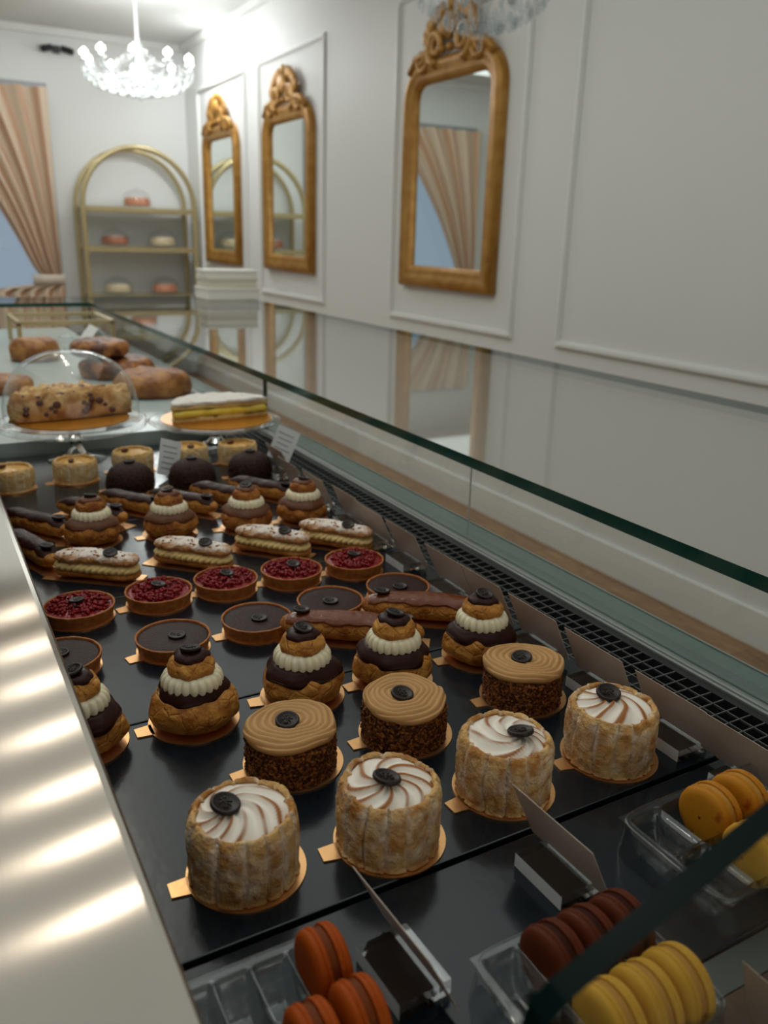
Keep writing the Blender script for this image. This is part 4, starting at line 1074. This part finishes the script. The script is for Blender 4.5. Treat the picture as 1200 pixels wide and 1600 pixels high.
loaf(.330, 2.84, ZP, .075, .070, LOAF2, 'round orange bread far back, in front of the brass riser', 13)
# brass wire riser with lace paper
t = thing('brass_riser', 'brass wire box riser far back inside the case', 'riser', (.47, 3.25, ZP))
RW, RD, RH = .17, .16, .088
for sxx in (-1, 1):
    for syy in (-1, 1): MB().add(*box(sxx * RW / 1.0 * .9, syy * RD, RH / 2, .014, .014, RH)).build('leg', BRASS, t, False)
fr_ = MB()
for syy in (-1, 1): fr_.add(*box(0, syy * RD, RH, RW * 1.8 + .014, .014, .014))
for sxx in (-1, 1): fr_.add(*box(sxx * RW * .9, 0, RH, .014, RD * 2, .014))
fr_.build('top_frame', BRASS, t, False)
LACE = mat('white_paper', (0.72, 0.74, 0.73), .6)
o = MB().add(*grid(lambda u, v: (-.07 + .14 * u, -.08 + .16 * v, .085 * (1 - abs(2 * u - 1)) + .004 + .003 * math.sin(v * 30)), 20, 20, False)[:2]).build('folded_paper', LACE, None, False, loc=(.53, 2.93, ZP))
s = o.modifiers.new('solid', 'SOLIDIFY'); s.thickness = .001; tag(o, 'folded white lace paper beside the far loaves', 'paper')
o = MB().add(*bx(-.05, .05, -.06, .06, 0, .055)).build('paper_box', mat('pale_cardboard', (.55, .62, .60), .6), None, False, loc=(.15, 2.70, ZP)); bevel(o, .003, 2); tag(o, 'pale cardboard box at the far left of the platform', 'box')

# ------------------------------------------------------------ white pastry boxes stacked on the glass top
WB = mat('white_pastry_box', (0.80, 0.79, 0.74), .5)
WB2 = mat('cream_pastry_box', (0.70, 0.66, 0.55), .5)
zb = 1.1680
for k, (w_, dd, hh_, m_, lab) in enumerate(((.25, .19, .052, WB, 'white pastry box at the bottom of the stack on glass top'), (.24, .18, .045, WB2, 'cream pastry box in the middle of the stack on glass top'), (.245, .17, .035, WB, 'white pastry box at the top of the stack on glass top'))):
    t = thing('pastry_box', lab, 'box', (1.335, 3.93, zb), rz=D(2 - k * 3), group='stacked pastry boxes')
    MB().add(*bx(-w_ / 2, w_ / 2, -dd / 2, dd / 2, 0, hh_ - .010)).build('base', m_, t, False)
    MB().add(*bx(-w_ / 2 - .003, w_ / 2 + .003, -dd / 2 - .003, dd / 2 + .003, hh_ - .012, hh_)).build('lid', m_, t, False)
    for c in t.children: bevel(c, .002, 2)
    zb += hh_ + .0005

# ------------------------------------------------------------ white back cabinet seen in the mirrors, spot track
t = thing('white_cabinet', 'low white cabinet along the left wall, seen only in the mirrors', 'cabinet', (XL + .26, 4.5, 0))
MB().add(*bx(-.25, .25, -1.8, 1.8, 0, .95)).build('body', TRIMM, t, False)
MB().add(*bx(-.258, .27, -1.82, 1.82, .951, .99)).build('top', SHG, t, False)
t = thing('spot_track', 'white ceiling track with a row of small spots above the counter', 'lamp', (.35, 3.3, ZC))
MB().add(*bx(-.02, .02, -2.1, 2.1, -.03, 0)).build('rail', TRIMM, t, False)
for y in SPOT_Y: MB().add(*lathe([(.001, -.03), (.04, -.03), (.042, -.06), (.042, -.118), (.036, -.118), (.034, -.10), (.001, -.10)][::-1], 20, c=(0, y - 3.3, 0))).build('spot_head', TRIMM, t)
